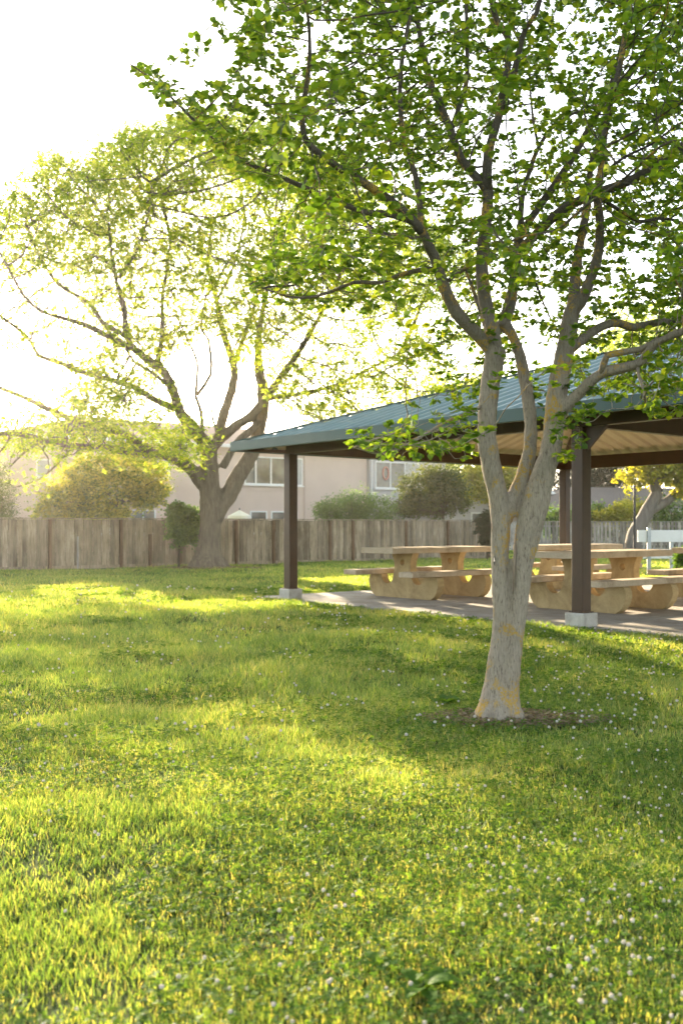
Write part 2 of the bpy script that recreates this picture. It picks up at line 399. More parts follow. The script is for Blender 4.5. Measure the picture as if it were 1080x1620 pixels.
def make_ground():
    xs = np.concatenate([-np.geomspace(900, 16, 22), np.linspace(-15, 15, 121), np.geomspace(16, 900, 22)])
    ys = np.concatenate([-np.geomspace(300, 6, 14), np.linspace(-5, 45, 201), np.geomspace(46, 1500, 24)])
    X, Y = np.meshgrid(xs, ys); Z = gh(X, Y) - .012
    V = np.stack([X, Y, Z], -1).reshape(-1, 3); nx, ny = len(xs), len(ys)
    i = np.arange(nx-1)[None]+np.arange(ny-1)[:, None]*nx; i = i.ravel()
    o = link('ground', fast_mesh('ground', V, np.stack([i, i+1, i+1+nx, i+nx], 1), M['ground'], True))
    tag(o, kind='structure')
make_ground()
mb = MB(); u0, u1, v0, v1 = -.85, 12.8, -.13, 8.1
us = [u0, 2.6, 5.94, 9.3, u1]; vs = [v0, 3.6, v1]
for a, b in zip(us, us[1:]):
    for c, d in zip(vs, vs[1:]): mb.box((a+.006, c+.006, -.06), (b-.006, d-.006, .03), S)
tag(mb.build('pavement', M['slab'], bevel=.008), 'grey concrete slab under the picnic shelter', kind='structure')

# ================================================================== GRASS
NTX, NTY = 1.03, 6.5          # near tree foot
BTX, BTY = -3.87, 29.0        # big tree foot
_vals = {}
def vnoise(x, y, s, seed):
    if seed not in _vals: _vals[seed] = np.random.default_rng(seed).random((256, 256))
    T = _vals[seed]; x = np.asarray(x)*s+77.3; y = np.asarray(y)*s+31.7
    xi = np.floor(x).astype(int); yi = np.floor(y).astype(int); fx = x-xi; fy = y-yi; fx = fx*fx*(3-2*fx); fy = fy*fy*(3-2*fy)
    a = T[xi % 256, yi % 256]; b = T[(xi+1) % 256, yi % 256]; c = T[xi % 256, (yi+1) % 256]; d = T[(xi+1) % 256, (yi+1) % 256]
    return (a*(1-fx)+b*fx)*(1-fy)+(c*(1-fx)+d*fx)*fy
def soil_amount(x, y):
    wob = .35*(vnoise(x, y, 4, 5)-.5)
    r = np.hypot((x-NTX-.1)/.5, (y-NTY+.02)/.25)+wob*1.6; a = np.clip((.78-r)/.28, 0, 1)
    r = np.hypot((x-BTX-.1)/1.15, (y-BTY)/.9)+wob; b = np.clip((1.15-r)/.3, 0, 1)
    return np.maximum(a, b)
def scatter(n0, y0, y1, ymin, seed, xm=.36, xe=1.2):
    """points whose density falls with the square of the distance past ymin"""
    r = np.random.default_rng(seed)
    def I(Y): return np.where(Y < ymin, (Y**2-y0**2)/2, (ymin**2-y0**2)/2+ymin**2*np.log(np.maximum(Y, ymin)/ymin))
    tot = I(np.array(y1)); n = int(n0*2*xm*tot*1.15)
    q = np.linspace(y0, y1, 4000); Y = np.interp(r.random(n)*tot, I(q), q)
    X = (r.random(n)*2-1)*(Y*xm+xe)
    return X, Y, r
def on_slab(x, y, e=0.0):
    u, v = uv_of(x, y); return (u > u0-e) & (u < u1+e) & (v > v0-e) & (v < v1+e)
FA = np.array([-9.5-4.5, 27.7-3.3]); 
def behind_fence(x, y): return (y-27.7) > .73*(x+9.5)-.15
def make_grass():
    X, Y, r = scatter(21000, 1.9, 52, 4.0, 11)
    k = ~on_slab(X, Y, .015) & ~((behind_fence(X, Y)) & (X < 6))
    k &= r.random(len(X)) > soil_amount(X, Y)*.93
    cl = np.clip(vnoise(X, Y, 1.7, 1)*.45+vnoise(X, Y, 5.5, 2)*.30+vnoise(X, Y, 15, 9)*.35-.05, 0, 1)
    k &= r.random(len(X)) < .15+1.7*cl
    X, Y, cl = X[k], Y[k], cl[k]; n = len(X)
    far = np.maximum(1, Y/4.2)
    H = (.010+.040*cl**1.4+.011*r.random(n))*(.75+.6*r.random(n)); H *= np.where(r.random(n) < .03, 1.6, 1)*np.clip(far**.8, 1, 1.9)
    Wd = .0029*(.7+.6*r.random(n))*far**.85
    az = r.random(n)*2*np.pi; ln = (.2+1.0*r.random(n)**1.2)*H; 
    dx, dy = np.cos(az), np.sin(az); fa = az+np.pi/2+r.normal(0, .7, n); wx, wy = np.cos(fa), np.sin(fa)
    Z = gh(X, Y)-.01
    P = np.zeros((n, 5, 3), np.float32)
    for i, (t, w) in enumerate(((0, 1), (0, -1), (.55, .8), (.55, -.8), (1, 0))):
        P[:, i, 0] = X+dx*ln*t**2+wx*Wd*w*.5; P[:, i, 1] = Y+dy*ln*t**2+wy*Wd*w*.5; P[:, i, 2] = Z+H*t*(1-.12*t*ln/H)
    f = np.array([(0,1,2),(1,3,2),(2,3,4)]); Fa = (f[None]+(np.arange(n)*5)[:, None, None]).reshape(-1, 3)
    o = link('grass', fast_mesh('grass', P.reshape(-1, 3), Fa, M['grass'])); tag(o, 'sunlit green lawn grass with uneven tufts', 'grass', kind='stuff')
    # clover leaves
    X, Y, r = scatter(4200, 1.9, 20, 3.4, 12)
    c2 = vnoise(X, Y, 1.1, 3)*.65+vnoise(X, Y, 3.7, 4)*.35
    bias = np.clip((X/Y+.1)*.35, -.06, .12)+np.clip((5-Y)*.03, -.15, .08)
    k = (c2+bias > .44) & ~on_slab(X, Y, .03) & (soil_amount(X, Y) < .5); X, Y = X[k], Y[k]; n = len(X)
    az = r.random(n)*2*np.pi; t = r.normal(0, .45, (n, 2))
    D = np.stack([np.cos(az), np.sin(az), t[:, 0]*.6], 1); U = np.stack([t[:, 0]*.6, t[:, 1]*.6, np.ones(n)], 1)
    Pp = np.stack([X, Y, gh(X, Y)+.018+.032*r.random(n)], 1)
    o = link('clover_leaves', leaves_mesh('clover_leaves', Pp, D, U, .013*(.7+.6*r.random(n))*np.maximum(1, Y/4.5), 'tri3', M['clover']))
    tag(o, 'low clover leaves spreading in patches through the lawn', 'clover', kind='stuff')
make_grass()

def soil_patch(name, cx, cy, rx, ry, label, seed):
    r = np.random.default_rng(seed); n = 28; V = [(cx, cy, float(gh(cx, cy))+.02)]; Fs = []
    for ring, t in enumerate((.5, 1.0)):
        for i in range(n):
            a = i*2*math.pi/n; k = t*(1+.18*r.random()-.09); x = cx+math.cos(a)*rx*k; y = cy+math.sin(a)*ry*k
            V.append((x, y, float(gh(x, y))+(.014 if t < 1 else -.013)))
    for i in range(n):
        j = (i+1) % n; Fs.append((0, 1+i, 1+j)); Fs.append((1+i, 1+n+i, 1+n+j)); Fs.append((1+i, 1+n+j, 1+j))
    o = link(name, fast_mesh(name, V, Fs, M['soil'], True)); tag(o, label, kind='structure')
soil_patch('bare_soil', NTX+.1, NTY, .5, .24, 'bare soil ring around the pale multi-stem tree', 1)
soil_patch('mulch_ground', BTX+.1, BTY, 1.3, 1.0, 'mulch ring around the big spreading tree', 2)
def straw():
    r = np.random.default_rng(8); P = []; D = []; Ss = []
    for cx, cy, rx, ry, n, s in ((NTX+.12, NTY-.03, .62, .28, 2400, .036), (BTX+.1, BTY-.1, 1.5, 1.2, 1500, .11)):
        for _ in range(n):
            a = r.random()*6.283; q = r.random()**.6; x = cx+math.cos(a)*rx*q; y = cy+math.sin(a)*ry*q
            P.append((x, y, float(gh(x, y))+.018+.012*r.random())); b = r.random()*6.283; D.append((math.cos(b), math.sin(b), r.normal()*.22)); Ss.append(s*(.5+r.random()))
    U = np.array([(0, 0, 1.)]*len(P))+r.normal(0, .5, (len(P), 3))
    o = link('dry_straw', leaves_mesh('dry_straw', P, D, U, Ss, 'narrow', M['straw'])); tag(o, 'dry straw and fallen bits around the tree feet', 'straw', kind='stuff')
straw()

# clover flowers: nearest ones as individuals
def flower_mesh(seed):
    r = random.Random(seed); v = []; f = []; n = 46
    for i in range(n):       # a ball of little upright florets
        t = (i+.5)/n; ph = math.acos(1-1.75*t); th = i*2.399963
        d = Vector((math.sin(ph)*math.cos(th), math.sin(ph)*math.sin(th), math.cos(ph))); c = Vector((0, 0, .052))
        x = d.orthogonal().normalized(); y = d.cross(x); b = len(v); L = .0085*(.85+.3*r.random()); w = .0021
        v += [c+d*.002+x*w*.5, c+d*.002-x*w*.5, c+d*L*.75+x*w, c+d*L*.75-x*w, c+d*(L*.8)+y*w, c+d*L+Vector((0, 0, .0008))]
        f += [(b, b+1, b+3, b+2), (b+2, b+3, b+5), (b+3, b+4, b+5), (b+4, b+2, b+5), (b, b+2, b+4), (b+1, b+4, b+3)]
    nf = len(f); mb = MB(); mb.cyl((0, 0, 0), (.002, .001, .048), .0011, .0009, 5); b = len(v); v += [Vector(q) for q in mb.v]; f += [tuple(i+b for i in q) for q in mb.f]
    me = bpy.data.meshes.new('clover_flower'); me.from_pydata([tuple(q) for q in v], [], f); me.materials.append(M['petal']); me.materials.append(M['stem'])
    for i, p in enumerate(me.polygons): p.material_index = 0 if i < nf else 1
    return me
def make_flowers():
    ms = [flower_mesh(i) for i in range(5)]
    X, Y, r = scatter(190, 2.35, 20, 3.4, 21, .345, 0)
    c2 = vnoise(X, Y, 1.1, 3)*.65+vnoise(X, Y, 3.7, 4)*.35
    pr = np.clip((c2*.6+vnoise(X, Y, 2.3, 17)*.4-.38)*4, .12, 1)*np.clip(.62+(X/Y)*1.3, .35, 1)
    pr = np.maximum(pr, .9*np.exp(-((X-1.5)**2/.5+(Y-6.3)**2/1.2)))
    k = (r.random(len(X)) < pr*.75) & ~on_slab(X, Y, .05) & (np.hypot(X-NTX, Y-NTY) > .3); X, Y = X[k], Y[k]
    o_ = np.argsort(Y); X, Y = X[o_], Y[o_]
    first = None
    for i in range(min(300, len(X))):
        o = bpy.data.objects.new('clover_flower', ms[i % 5]); COL.objects.link(o)
        s = r.uniform(.5, .85); o.location = (X[i], Y[i], float(gh(X[i], Y[i]))+.002+.012*r.random()); o.scale = (s, s, s)
        o.rotation_euler = (r.normal()*.2, r.normal()*.2, r.random()*6.28)
        tag(o, 'small round white clover flower standing in the lawn', 'flower', 'white clover flowers in the lawn')
    # the rest, farther off, as one mesh
    Xr, Yr = X[300:], Y[300:]; V = []; Fs = []
    base = ms[0]; bv = np.array([v.co[:] for v in base.vertices]); bm = bmesh.new(); bm.from_mesh(base); bmesh.ops.triangulate(bm, faces=bm.faces)
    ft = [[v.index for v in f_.verts] for f_ in bm.faces if f_.material_index == 0]; bm.free(); ft = np.array(ft); off = 0
    for x, y in zip(Xr, Yr):
        s = r.uniform(.8, 1.25)*max(1, y/9); V.append(bv*s+np.array([x, y, float(gh(x, y))+.012-.052*(s-1)])); Fs.append(ft+off); off += len(bv)
    if V:
        o = link('distant_clover_flowers', fast_mesh('distant_clover_flowers', np.concatenate(V), np.concatenate(Fs), M['petal'])); tag(o, 'far sprinkling of tiny white clover flowers over the lawn', 'flowers', kind='stuff')
make_flowers()

def weed(px, Y, n, L, label, seed):
    r = random.Random(seed); g = G(px, Y); z = float(gh(g.x, g.y)); t = thing('broadleaf_weed', (g.x, g.y, z), label, 'weed', 'broad-leaved weeds in the lawn')
    for i in range(n):
        a = i*2.4+r.uniform(-.3, .3); d = Vector((math.cos(a), math.sin(a), 0)); sd = Vector((-d.y, d.x, 0)); l = L*r.uniform(.7, 1.15); e = r.uniform(.35, 1.0); V = []; K = 7
        for k in range(K+1):
            s = k/K; c = Vector((g.x, g.y, z))+d*l*s+Vector((0, 0, .012+l*(e*s-.55*e*s*s*1.3))); w = l*.24*math.sin(math.pi*min(.97, .12+s*.88))**.7*(1+.14*math.sin(s*22))
            V += [c-sd*w+Vector((0, 0, w*.35)), c, c+sd*w+Vector((0, 0, w*.35))]
        mb = MB(); fs = []
        for k in range(K):
            b = k*3; fs += [(b, b+1, b+4, b+3), (b+1, b+2, b+5, b+4)]
        mb.add(V, fs); o = mb.build('leaf', M['clover'], t, smooth=True)
weed(668, 2.66, 9, .10, 'broad-leaved weed at the bottom edge of the lawn, the largest one', 1)
weed(600, 2.78, 6, .07, 'small broad-leaved weed just left of the largest weed', 2)
weed(705, 7.0, 8, .13, 'long-leaved weed left of the pale tree foot', 3)

# ================================================================== NEAR TREE
tree = thing('shade_tree', (NTX, NTY, 0), 'multi-stem tree with pale lichen-spotted bark and round green leaves in the foreground', 'tree')
trunk_limbs = [
 ([(778,1142),(779,1100),(785,1050),(792,984),(791,930),(790,880),(791,828),(787,785),(776,735),(770,690),(772,630),(778,590),(784,550)], 30, 15, 0, [32,18.5,15,13.5,14,14.5,15.5,15.5,16,15.2,15.5,16,17]),
 ([(800,1140),(804,1100),(809,1050),(817,984),(823,930),(828,880),(838,828),(850,785),(862,740),(873,700),(879,640),(886,590),(895,545),(904,490)], 26, 14, -.1, [27,17.5,15,14,15,17.5,21.5,21,18,16.5,16.5,16,15,13]),
 ([(796,828),(808,797),(824,762),(835,725),(839,690),(837,646),(831,609),(821,560),(808,528),(797,506)], 12, 8, .25, [12,13,12.5,11.5,10.5,10,10,9,8,8]),
 ([(782,560),(766,540),(745,520),(722,495),(703,455),(688,410),(667,366)], 12, 8, -.35),
 ([(784,556),(779,525),(768,480),(762,430),(764,385),(769,345),(772,303)], 12, 9, .25),
 ([(795,520),(806,480),(814,440),(816,402),(822,370)], 10.5, 7.5, .5),
 ([(904,492),(909,450),(914,400),(924,350),(930,310)], 10, 6, .3),
 ([(904,496),(918,478),(934,440),(946,399),(948,350),(944,310),(952,250)], 9.5, 6, -.3),
 ([(876,668),(890,648),(911,627),(935,602),(955,588),(987,582),(1015,571),(1034,545),(1080,524),(1150,500)], 10.5, 5, -.7),
]
branch_limbs = [
 ([(667,366),(633,330),(587,297),(543,270),(505,243),(484,222),(478,190),(484,140),(489,102),(489,46),(480,-20)], 8, 2, -.9),
 ([(655,352),(620,340),(575,335),(525,315),(480,296),(440,278),(400,262),(370,246),(334,218),(293,176),(246,130),(204,100)], 5.5, 1.2, -.4),
 ([(665,366),(664,330),(657,278),(640,225),(633,170),(634,110),(644,46),(658,-10),(665,-90)], 5, 2.5, .3),
 ([(672,380),(640,372),(610,370),(585,360)], 4, 2, .6),
 ([(690,425),(660,428),(630,436),(600,447),(560,447),(527,460),(493,470),(460,470),(427,460),(395,450)], 4, 1.3, .8),
 ([(768,640),(735,655),(702,669),(653,698),(604,718),(560,708)], 3.2, 1, -.9),
 ([(700,450),(735,425),(780,400),(815,378),(850,370),(880,365)], 3.5, 1.5, -.7),
 ([(772,303),(753,280),(730,253),(712,205),(695,163),(680,130),(665,60),(650,-20)], 7.5, 3.5, .4),
 ([(772,303),(770,260),(776,225),(788,187),(796,148),(803,100),(804,62),(786,33),(777,0),(770,-60)], 8, 3.5, -.2),
 ([(795,150),(808,130),(818,90),(830,45),(848,20),(862,-40)], 5.5, 3, -.3),
 ([(713,206),(728,163),(738,124),(738,58),(736,-30)], 4.5, 2.5, .2),
 ([(816,402),(840,378),(870,348),(897,327),(940,307),(990,288),(1033,264),(1085,226),(1150,180)], 8, 6.5, -.6),
 ([(822,370),(850,330),(893,268),(932,202),(948,171),(983,132),(1010,97),(1041,62),(1085,28),(1140,-30)], 6, 5, .2),
 ([(822,370),(826,310),(840,262),(848,240),(870,205),(905,180),(930,175)], 5, 2, .9),
 ([(851,232),(843,190),(838,140),(838,110)], 2.4, 1.3, .2),
 ([(772,262),(742,262),(755,220),(775,190)], 2, 1, .3),
 ([(930,310),(935,260),(955,200),(965,140),(985,60),(1000,-20)], 5, 3, .5),
 ([(928,318),(950,280),(985,250),(1030,228),(1060,205)], 3.2, 1.4, -.4),
 ([(903,552),(927,532),(955,515),(978,511),(1000,518),(1040,510),(1085,504),(1150,500)], 7.5, 4.5, .6),
 ([(951,590),(960,562),(985,557),(1010,553),(1038,538)], 6, 4, -.2),
 ([(1007,576),(1010,595),(1018,620),(1022,640)], 3, 1.4, -.2),
 ([(797,508),(803,480),(808,452),(806,430)], 2.6, 1.2, -.3),
 ([(780,552),(762,500),(745,450),(735,425)], 5, 2, .4),
 ([(952,250),(957,205),(968,150),(982,95),(990,30),(1000,-60)], 5.5, 3, .2),
 ([(944,310),(975,330),(1010,350),(1050,345),(1100,360)], 3.4, 2, .4),
]
tubes, npos, npar = limb_nodes([l for l in trunk_limbs]+branch_limbs, NTY, .07)
mb = MB()
for S_ in tubes[:len(trunk_limbs)]:
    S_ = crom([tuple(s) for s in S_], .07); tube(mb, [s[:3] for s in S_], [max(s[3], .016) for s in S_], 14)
for a, l, r_ in ((3.6, .22, .05), (4.6, .17, .05), (5.7, .2, .05), (.3, .2, .05), (2.6, .2, .05)):       # root flare
    c = Vector((NTX, NTY, 0)); tube(mb, [c+Vector((0, 0, .15)), c+Vector((math.cos(a)*.07, math.sin(a)*.07, .045)), c+Vector((math.cos(a)*l*.8, math.sin(a)*l*.8, -.03)), c+Vector((math.cos(a)*l*1.2, math.sin(a)*l*1.2, -.08))], [.07, .075, r_*.9, r_*.5], 10)
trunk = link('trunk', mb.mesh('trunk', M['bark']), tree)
rm = trunk.modifiers.new('merge', 'REMESH'); rm.mode = 'VOXEL'; rm.voxel_size = .0125; rm.use_smooth_shade = True
sm = trunk.modifiers.new('smooth', 'SMOOTH'); sm.factor = .5; sm.iterations = 3
tx = bpy.data.textures.new('bark_lumps', 'CLOUDS'); tx.noise_scale = .09; tx.noise_depth = 4
dp = trunk.modifiers.new('lumps', 'DISPLACE'); dp.texture = tx; dp.strength = .016; dp.mid_level = .5; dp.texture_coords = 'LOCAL'
# dead strip in the cleft and two dark scars
def scar(px, py, rx, rz, Y, m, name):
    c = W(px, py, Y); mb = MB(); n = 14; V = [c+Vector((0, -.012, 0))]
    for i in range(n):
        a = i*2*math.pi/n; k = random.uniform(.75, 1.2); V.append(c+Vector((math.cos(a)*rx*k, .01, math.sin(a)*rz*k)))
    mb.add(V, [(0, 1+i, 1+(i+1) % n) for i in range(n)]+[tuple(range(n, 0, -1))]); mb.build(name, m, tree)
mb = MB(); tube(mb, [W(811, 940, 6.42), W(812, 905, 6.41), W(815, 870, 6.42), W(819, 840, 6.44), W(826, 822, 6.45)], [.003, .008, .009, .010, .003], 7, .2); mb.build('bare_wood_strip', M['oldbark'], tree, smooth=True)
scar(782, 888, .006, .028, 6.44, M['black'], 'bark_scar'); scar(778, 835, .006, .035, 6.47, M['oldbark'], 'bark_scar'); scar(834, 662, .006, .02, 6.66, M['black'], 'bark_scar')

# crown volume: outline of the leaf mass, given its own depth
crown = [(205,98),(262,120),(300,148),(345,120),(352,60),(345,-20),(520,-60),(620,-420),(1500,-420),(1500,640),(1085,660),(1040,668),(960,640),(925,700),(895,745),(868,720),(858,640),(800,600),(752,640),(770,705),(700,728),(620,735),(545,700),(560,690),(660,660),(700,600),(690,560),(640,540),(600,500),(470,490),(390,465),(385,430),(430,395),(500,385),(520,330),(440,310),(360,262),(290,210),(240,150)]
holes = [(812,215,40,50), (905,40,30,26), (925,225,18,14), (650,500,50,22), (1050,520,32,26), (735,560,38,34), (470,385,22,18), (975,680,20,18), (560,640,50,30), (400,190,18,18), (540,80,20,24), (300,195,14,10), (1035,590,22,18),(350,100,30,30), (360,30,24,20)]
att = []
while len(att) < 9600:
    px = random.uniform(200, 1500); py = random.uniform(-420, 745)
    if 470 < py < 570 and 620 < px < 860 and random.random() < .4: continue
    if px > 1120 and random.random() < .55: continue
    if py < -60 and random.random() < .5: continue
    if not in_poly(px, py, crown) or any(((px-a)/c)**2+((py-b)/d)**2 < 1 for a, b, c, d in holes): continue
    edge = px < 430
    Y = 6.75+random.gauss(0, .35 if edge else .95)-(.9 if edge else 0)
    if 640 < px < 1010 and Y < 6.6 and random.random() < .8: continue
    if 380 < px < 640 and py > 420: Y = 7.2+random.gauss(0, .3)
    if py > 640: Y = 5.9+random.gauss(0, .35)+(.5 if px > 850 else 0)
    Y = min(max(Y, 4.3), 9.2)
    if px > 430 and clumpy(px, py, Y, 60, 65) < (.37 if px < 640 else .31): continue
    att.append(W(px, py, Y))
ns = len(npos)
npos, npar = colonize(npos, npar, att, 1.2, .085, .07, 70, .3, .05)
mb, rad, ch = twigs(npos, npar, ns, .0021, 2.3, .018, 4)
for S_ in tubes[len(trunk_limbs):]: tube(mb, [s[:3] for s in S_], [max(.003, s[3]) for s in S_], 9, .06)
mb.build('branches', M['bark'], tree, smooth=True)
P = []; D = []; Z_ = []; Sz = []
for i in range(ns, len(npos)):
    if rad[i] > .0060: continue
    p = npos[i]; q = npos[npar[i]]; d = (p-q).normalized(); tip = not ch[i]
    if not tip and random.random() < .52: continue
    big_l = random.uniform(.8, 1.15)
    for _ in range(10 if tip else 7):
        a = random.uniform(0, 6.283); o = Vector((math.cos(a), math.sin(a), random.uniform(-.45, .35)))
        g = (d*.8+o).normalized(); b = p+(q-p)*random.random()*.35+o*random.uniform(.004, .03)
        P.append(b); D.append(g); Z_.append(Vector((random.gauss(0, .42), random.gauss(0, .42), 1))); Sz.append(random.uniform(.028, .052)*big_l)
link('crown', leaves_mesh('crown', P, D, Z_, Sz, 'round', M['leaf']), tree)
print('near tree nodes', len(npos), 'leaves', len(P))

# ================================================================== BIG TREE
big = thing('spreading_tree', (BTX, BTY, 0), 'big spreading tree with thick rough trunk and feathery yellow-green leaves by the fence', 'tree')
bl = [
 ([(331,905),(331,880),(332,850),(333,820),(333,790),(331,757),(331,714)], 26, 17, 0, [30,21,18,17,17.5,16,13]),
 ([(338,820),(350,800),(362,783),(376,755),(398,718),(410,680),(416,640),(415,610),(408,573),(410,527),(420,470),(440,400)], 15, 3, 1.5, [15,14,13.5,13,11.5,10,10,9,7,5,4,3]),
 ([(328,775),(314,757),(298,738),(272,722),(240,714),(200,713),(150,707),(117,706),(67,697),(33,687),(-20,684),(-90,670)], 11, 3, -1.5, [12,11,10,9.5,8,7,6,5.5,5,4,4,3]),
 ([(331,716),(322,698),(304,676),(285,652),(273,615),(262,592),(240,573),(213,552),(200,527),(197,490),(186,450),(178,410),(172,350)], 12, 2.5, -2.5, [12,11,10.5,9,8,7.5,7,6,5,4.5,4,3,2]),
 ([(331,716),(343,700),(352,662),(368,612),(370,578),(352,522),(343,476),(330,420),(335,360)], 9, 2, 2.5),
 ([(340,704),(365,680),(398,657),(425,625),(444,597),(470,560),(500,510),(530,450)], 8.5, 2.5, -1.0),
 ([(416,632),(445,627),(481,622),(530,610),(590,580),(630,560)], 4.5, 2, 1.5),
 ([(352,740),(375,700),(398,680),(412,665)], 6, 6, 0),
 ([(238,712),(187,683),(140,673),(83,650),(30,625),(-40,600)], 6.5, 2.5, 2.0),
 ([(222,557),(173,533),(133,513),(100,503),(67,493),(40,470),(22,440),(0,400)], 5, 1.6, -1.5),
 ([(200,532),(178,520),(160,507),(143,480),(113,463),(87,443),(60,400),(45,360)], 4.5, 1.5, 1.5),
 ([(282,648),(247,633),(213,613),(173,600),(133,590),(93,573),(63,563),(43,533),(0,500),(-60,470)], 5.5, 2, 2.5),
 ([(252,583),(250,565),(257,533),(257,473),(262,440),(270,380)], 4.5, 1.5, .8),
 ([(370,580),(380,550),(393,513),(410,460),(430,400),(425,330)], 4, 1.5, .8),
 ([(320,690),(320,673),(317,647),(310,627),(312,573),(298,540),(280,500)], 3.2, 1.3, 1.0),
 ([(312,625),(333,593),(333,560),(330,537),(318,520),(325,470)], 3, 1.3, -.5),
 ([(345,690),(335,650),(345,600)], 2.2, 1, -.8),
 ([(276,618),(235,585),(215,575),(195,545)], 3.6, 1.5, -1),
 ([(67,697),(40,715),(15,740)], 2.5, 1, -.6), ([(117,706),(90,735),(60,760),(20,772)], 1.6, .8, -.9), ([(20,686),(5,710),(-20,735)], 2, 1, -.6),
 ([(187,440),(215,400),(235,340),(240,290)], 3, 1.2, -1),
 ([(343,476),(370,420),(385,350),(380,290)], 2.6, 1.2, 1.2),
 ([(410,527),(390,470),(375,430)], 2.6, 1.2, 1),
 ([(440,400),(470,350),(480,300)], 2.6, 1.2, 0),
]
tubes, npos, npar = limb_nodes(bl, BTY, .3)
mb = MB()
for S_ in tubes[:8]: tube(mb, [s[:3] for s in S_], [s[3] for s in S_], 12)
for k in range(7):
    a = k*.9+.3; c = Vector((BTX, BTY, 0)); tube(mb, [c+Vector((0, 0, .9)), c+Vector((math.cos(a)*.2, math.sin(a)*.2, .35)), c+Vector((math.cos(a)*.55, math.sin(a)*.55, -.02)), c+Vector((math.cos(a)*.8, math.sin(a)*.8, -.12))], [.25, .22, .13, .05], 8)
trunk = link('trunk', mb.mesh('trunk', M['bark2']), big)
rm = trunk.modifiers.new('merge', 'REMESH'); rm.mode = 'VOXEL'; rm.voxel_size = .045; rm.use_smooth_shade = True
tx = bpy.data.textures.new('bark_lumps_large', 'CLOUDS'); tx.noise_scale = .3; tx.noise_depth = 4
dp = trunk.modifiers.new('lumps', 'DISPLACE'); dp.texture = tx; dp.strength = .07; dp.mid_level = .5; dp.texture_coords = 'LOCAL'
crown2 = [(-160,420),(-60,340),(0,325),(40,280),(100,250),(150,238),(200,205),(250,200),(330,178),(420,190),(500,225),(560,280),(640,330),(740,400),(760,500),(740,590),(690,640),(560,690),(440,670),(420,620),(380,540),(330,500),(280,560),(200,640),(300,650),(320,700),(290,730),(200,735),(100,715),(40,745),(-100,740),(-200,600)]
att = []
def bigd(px, py):
    """how leafy the crown is at this place"""
    if py > 655: return .55
    e = 0.66
    if py < 300: e = .9
    elif py < 430: e = .72
    elif py < 500: e = .6
    if px > 420 and py > 420: e = .75 if py < 560 else 1.0
    if px < 130: e = max(e, .5) if py < 440 else (.36 if py < 640 else .5)
    if 100 < px < 330 and 610 < py < 740: e = .95
    return e
while len(att) < 7600:
    px = random.uniform(-200, 770); py = random.uniform(175, 745)
    jx, jy = px+38*(vnoise(px, py, .022, 61)-.5), py+46*(vnoise(px, py, .022, 62)-.5)
    if not in_poly(jx, jy, crown2) or random.random() > bigd(px, py): continue
    sp = 4.2*math.sqrt(max(.12, 1-((px-280)/500)**2))
    Y = BTY+random.uniform(-1, 1)*sp*(1 if py < 480 else .8)
    if 100 < px < 330 and py > 610: Y = BTY-1.2+random.gauss(0, 1.5)
    if clumpy(px, py, Y, 42, 63) < .42: continue
    p = W(px, py, Y); k_ = p.z/math.tan(SUN_EL); gx, gy = p.x-math.sin(SUN_AZ)*k_, p.y-math.cos(SUN_AZ)*k_
    if -2.2 < gx < 1.7 and 1.6 < gy < 4.9 and random.random() < .85: continue      # crown thinned on purpose so low sun reaches the near lawn
    if -9 < gx < 3 and 13 < gy < 22 and random.random() < .6: continue  # thinned here too, to keep the farther lawn band sunlit
    att.append(p)
ns = len(npos)
npos, npar = colonize(npos, npar, att, 6.0, .30, .28, 70, .32, .06)
mb, rad, ch = twigs(npos, npar, ns, .011, 2.4, .07, 4)
for S_ in tubes[8:]: tube(mb, [s[:3] for s in S_], [max(.012, s[3]) for s in S_], 8, .08)
mb.build('branches', M['bark2'], big, smooth=True)
P = []; D = []; Z_ = []; Sz = []
for i in range(ns, len(npos)):
    if ch[i] and (random.random() < .72 or npar[i] < ns): continue
    p = npos[i]; ppx = CX+p.x/p.y*F; ppy = HY-(p.z-CH)/p.y*F
    k = int((32 if not ch[i] else 13)*(1.0 if bigd(ppx, ppy) > .5 else .5))
    sp = random.uniform(.18, .34)
    for _ in range(k):
        o = Vector((random.gauss(0, sp), random.gauss(0, sp), random.gauss(0, sp*.6)))
        P.append(p+o); a = random.uniform(0, 6.283); D.append(Vector((math.cos(a), math.sin(a), random.uniform(-.5, .4)))); Z_.append(Vector((random.gauss(0, .6), random.gauss(0, .6), 1))); Sz.append(random.uniform(.09, .17))
link('crown', leaves_mesh('crown', P, D, Z_, Sz, 'spray', M['leaf2']), big)
print('big tree nodes', len(npos), 'leaves', len(P))

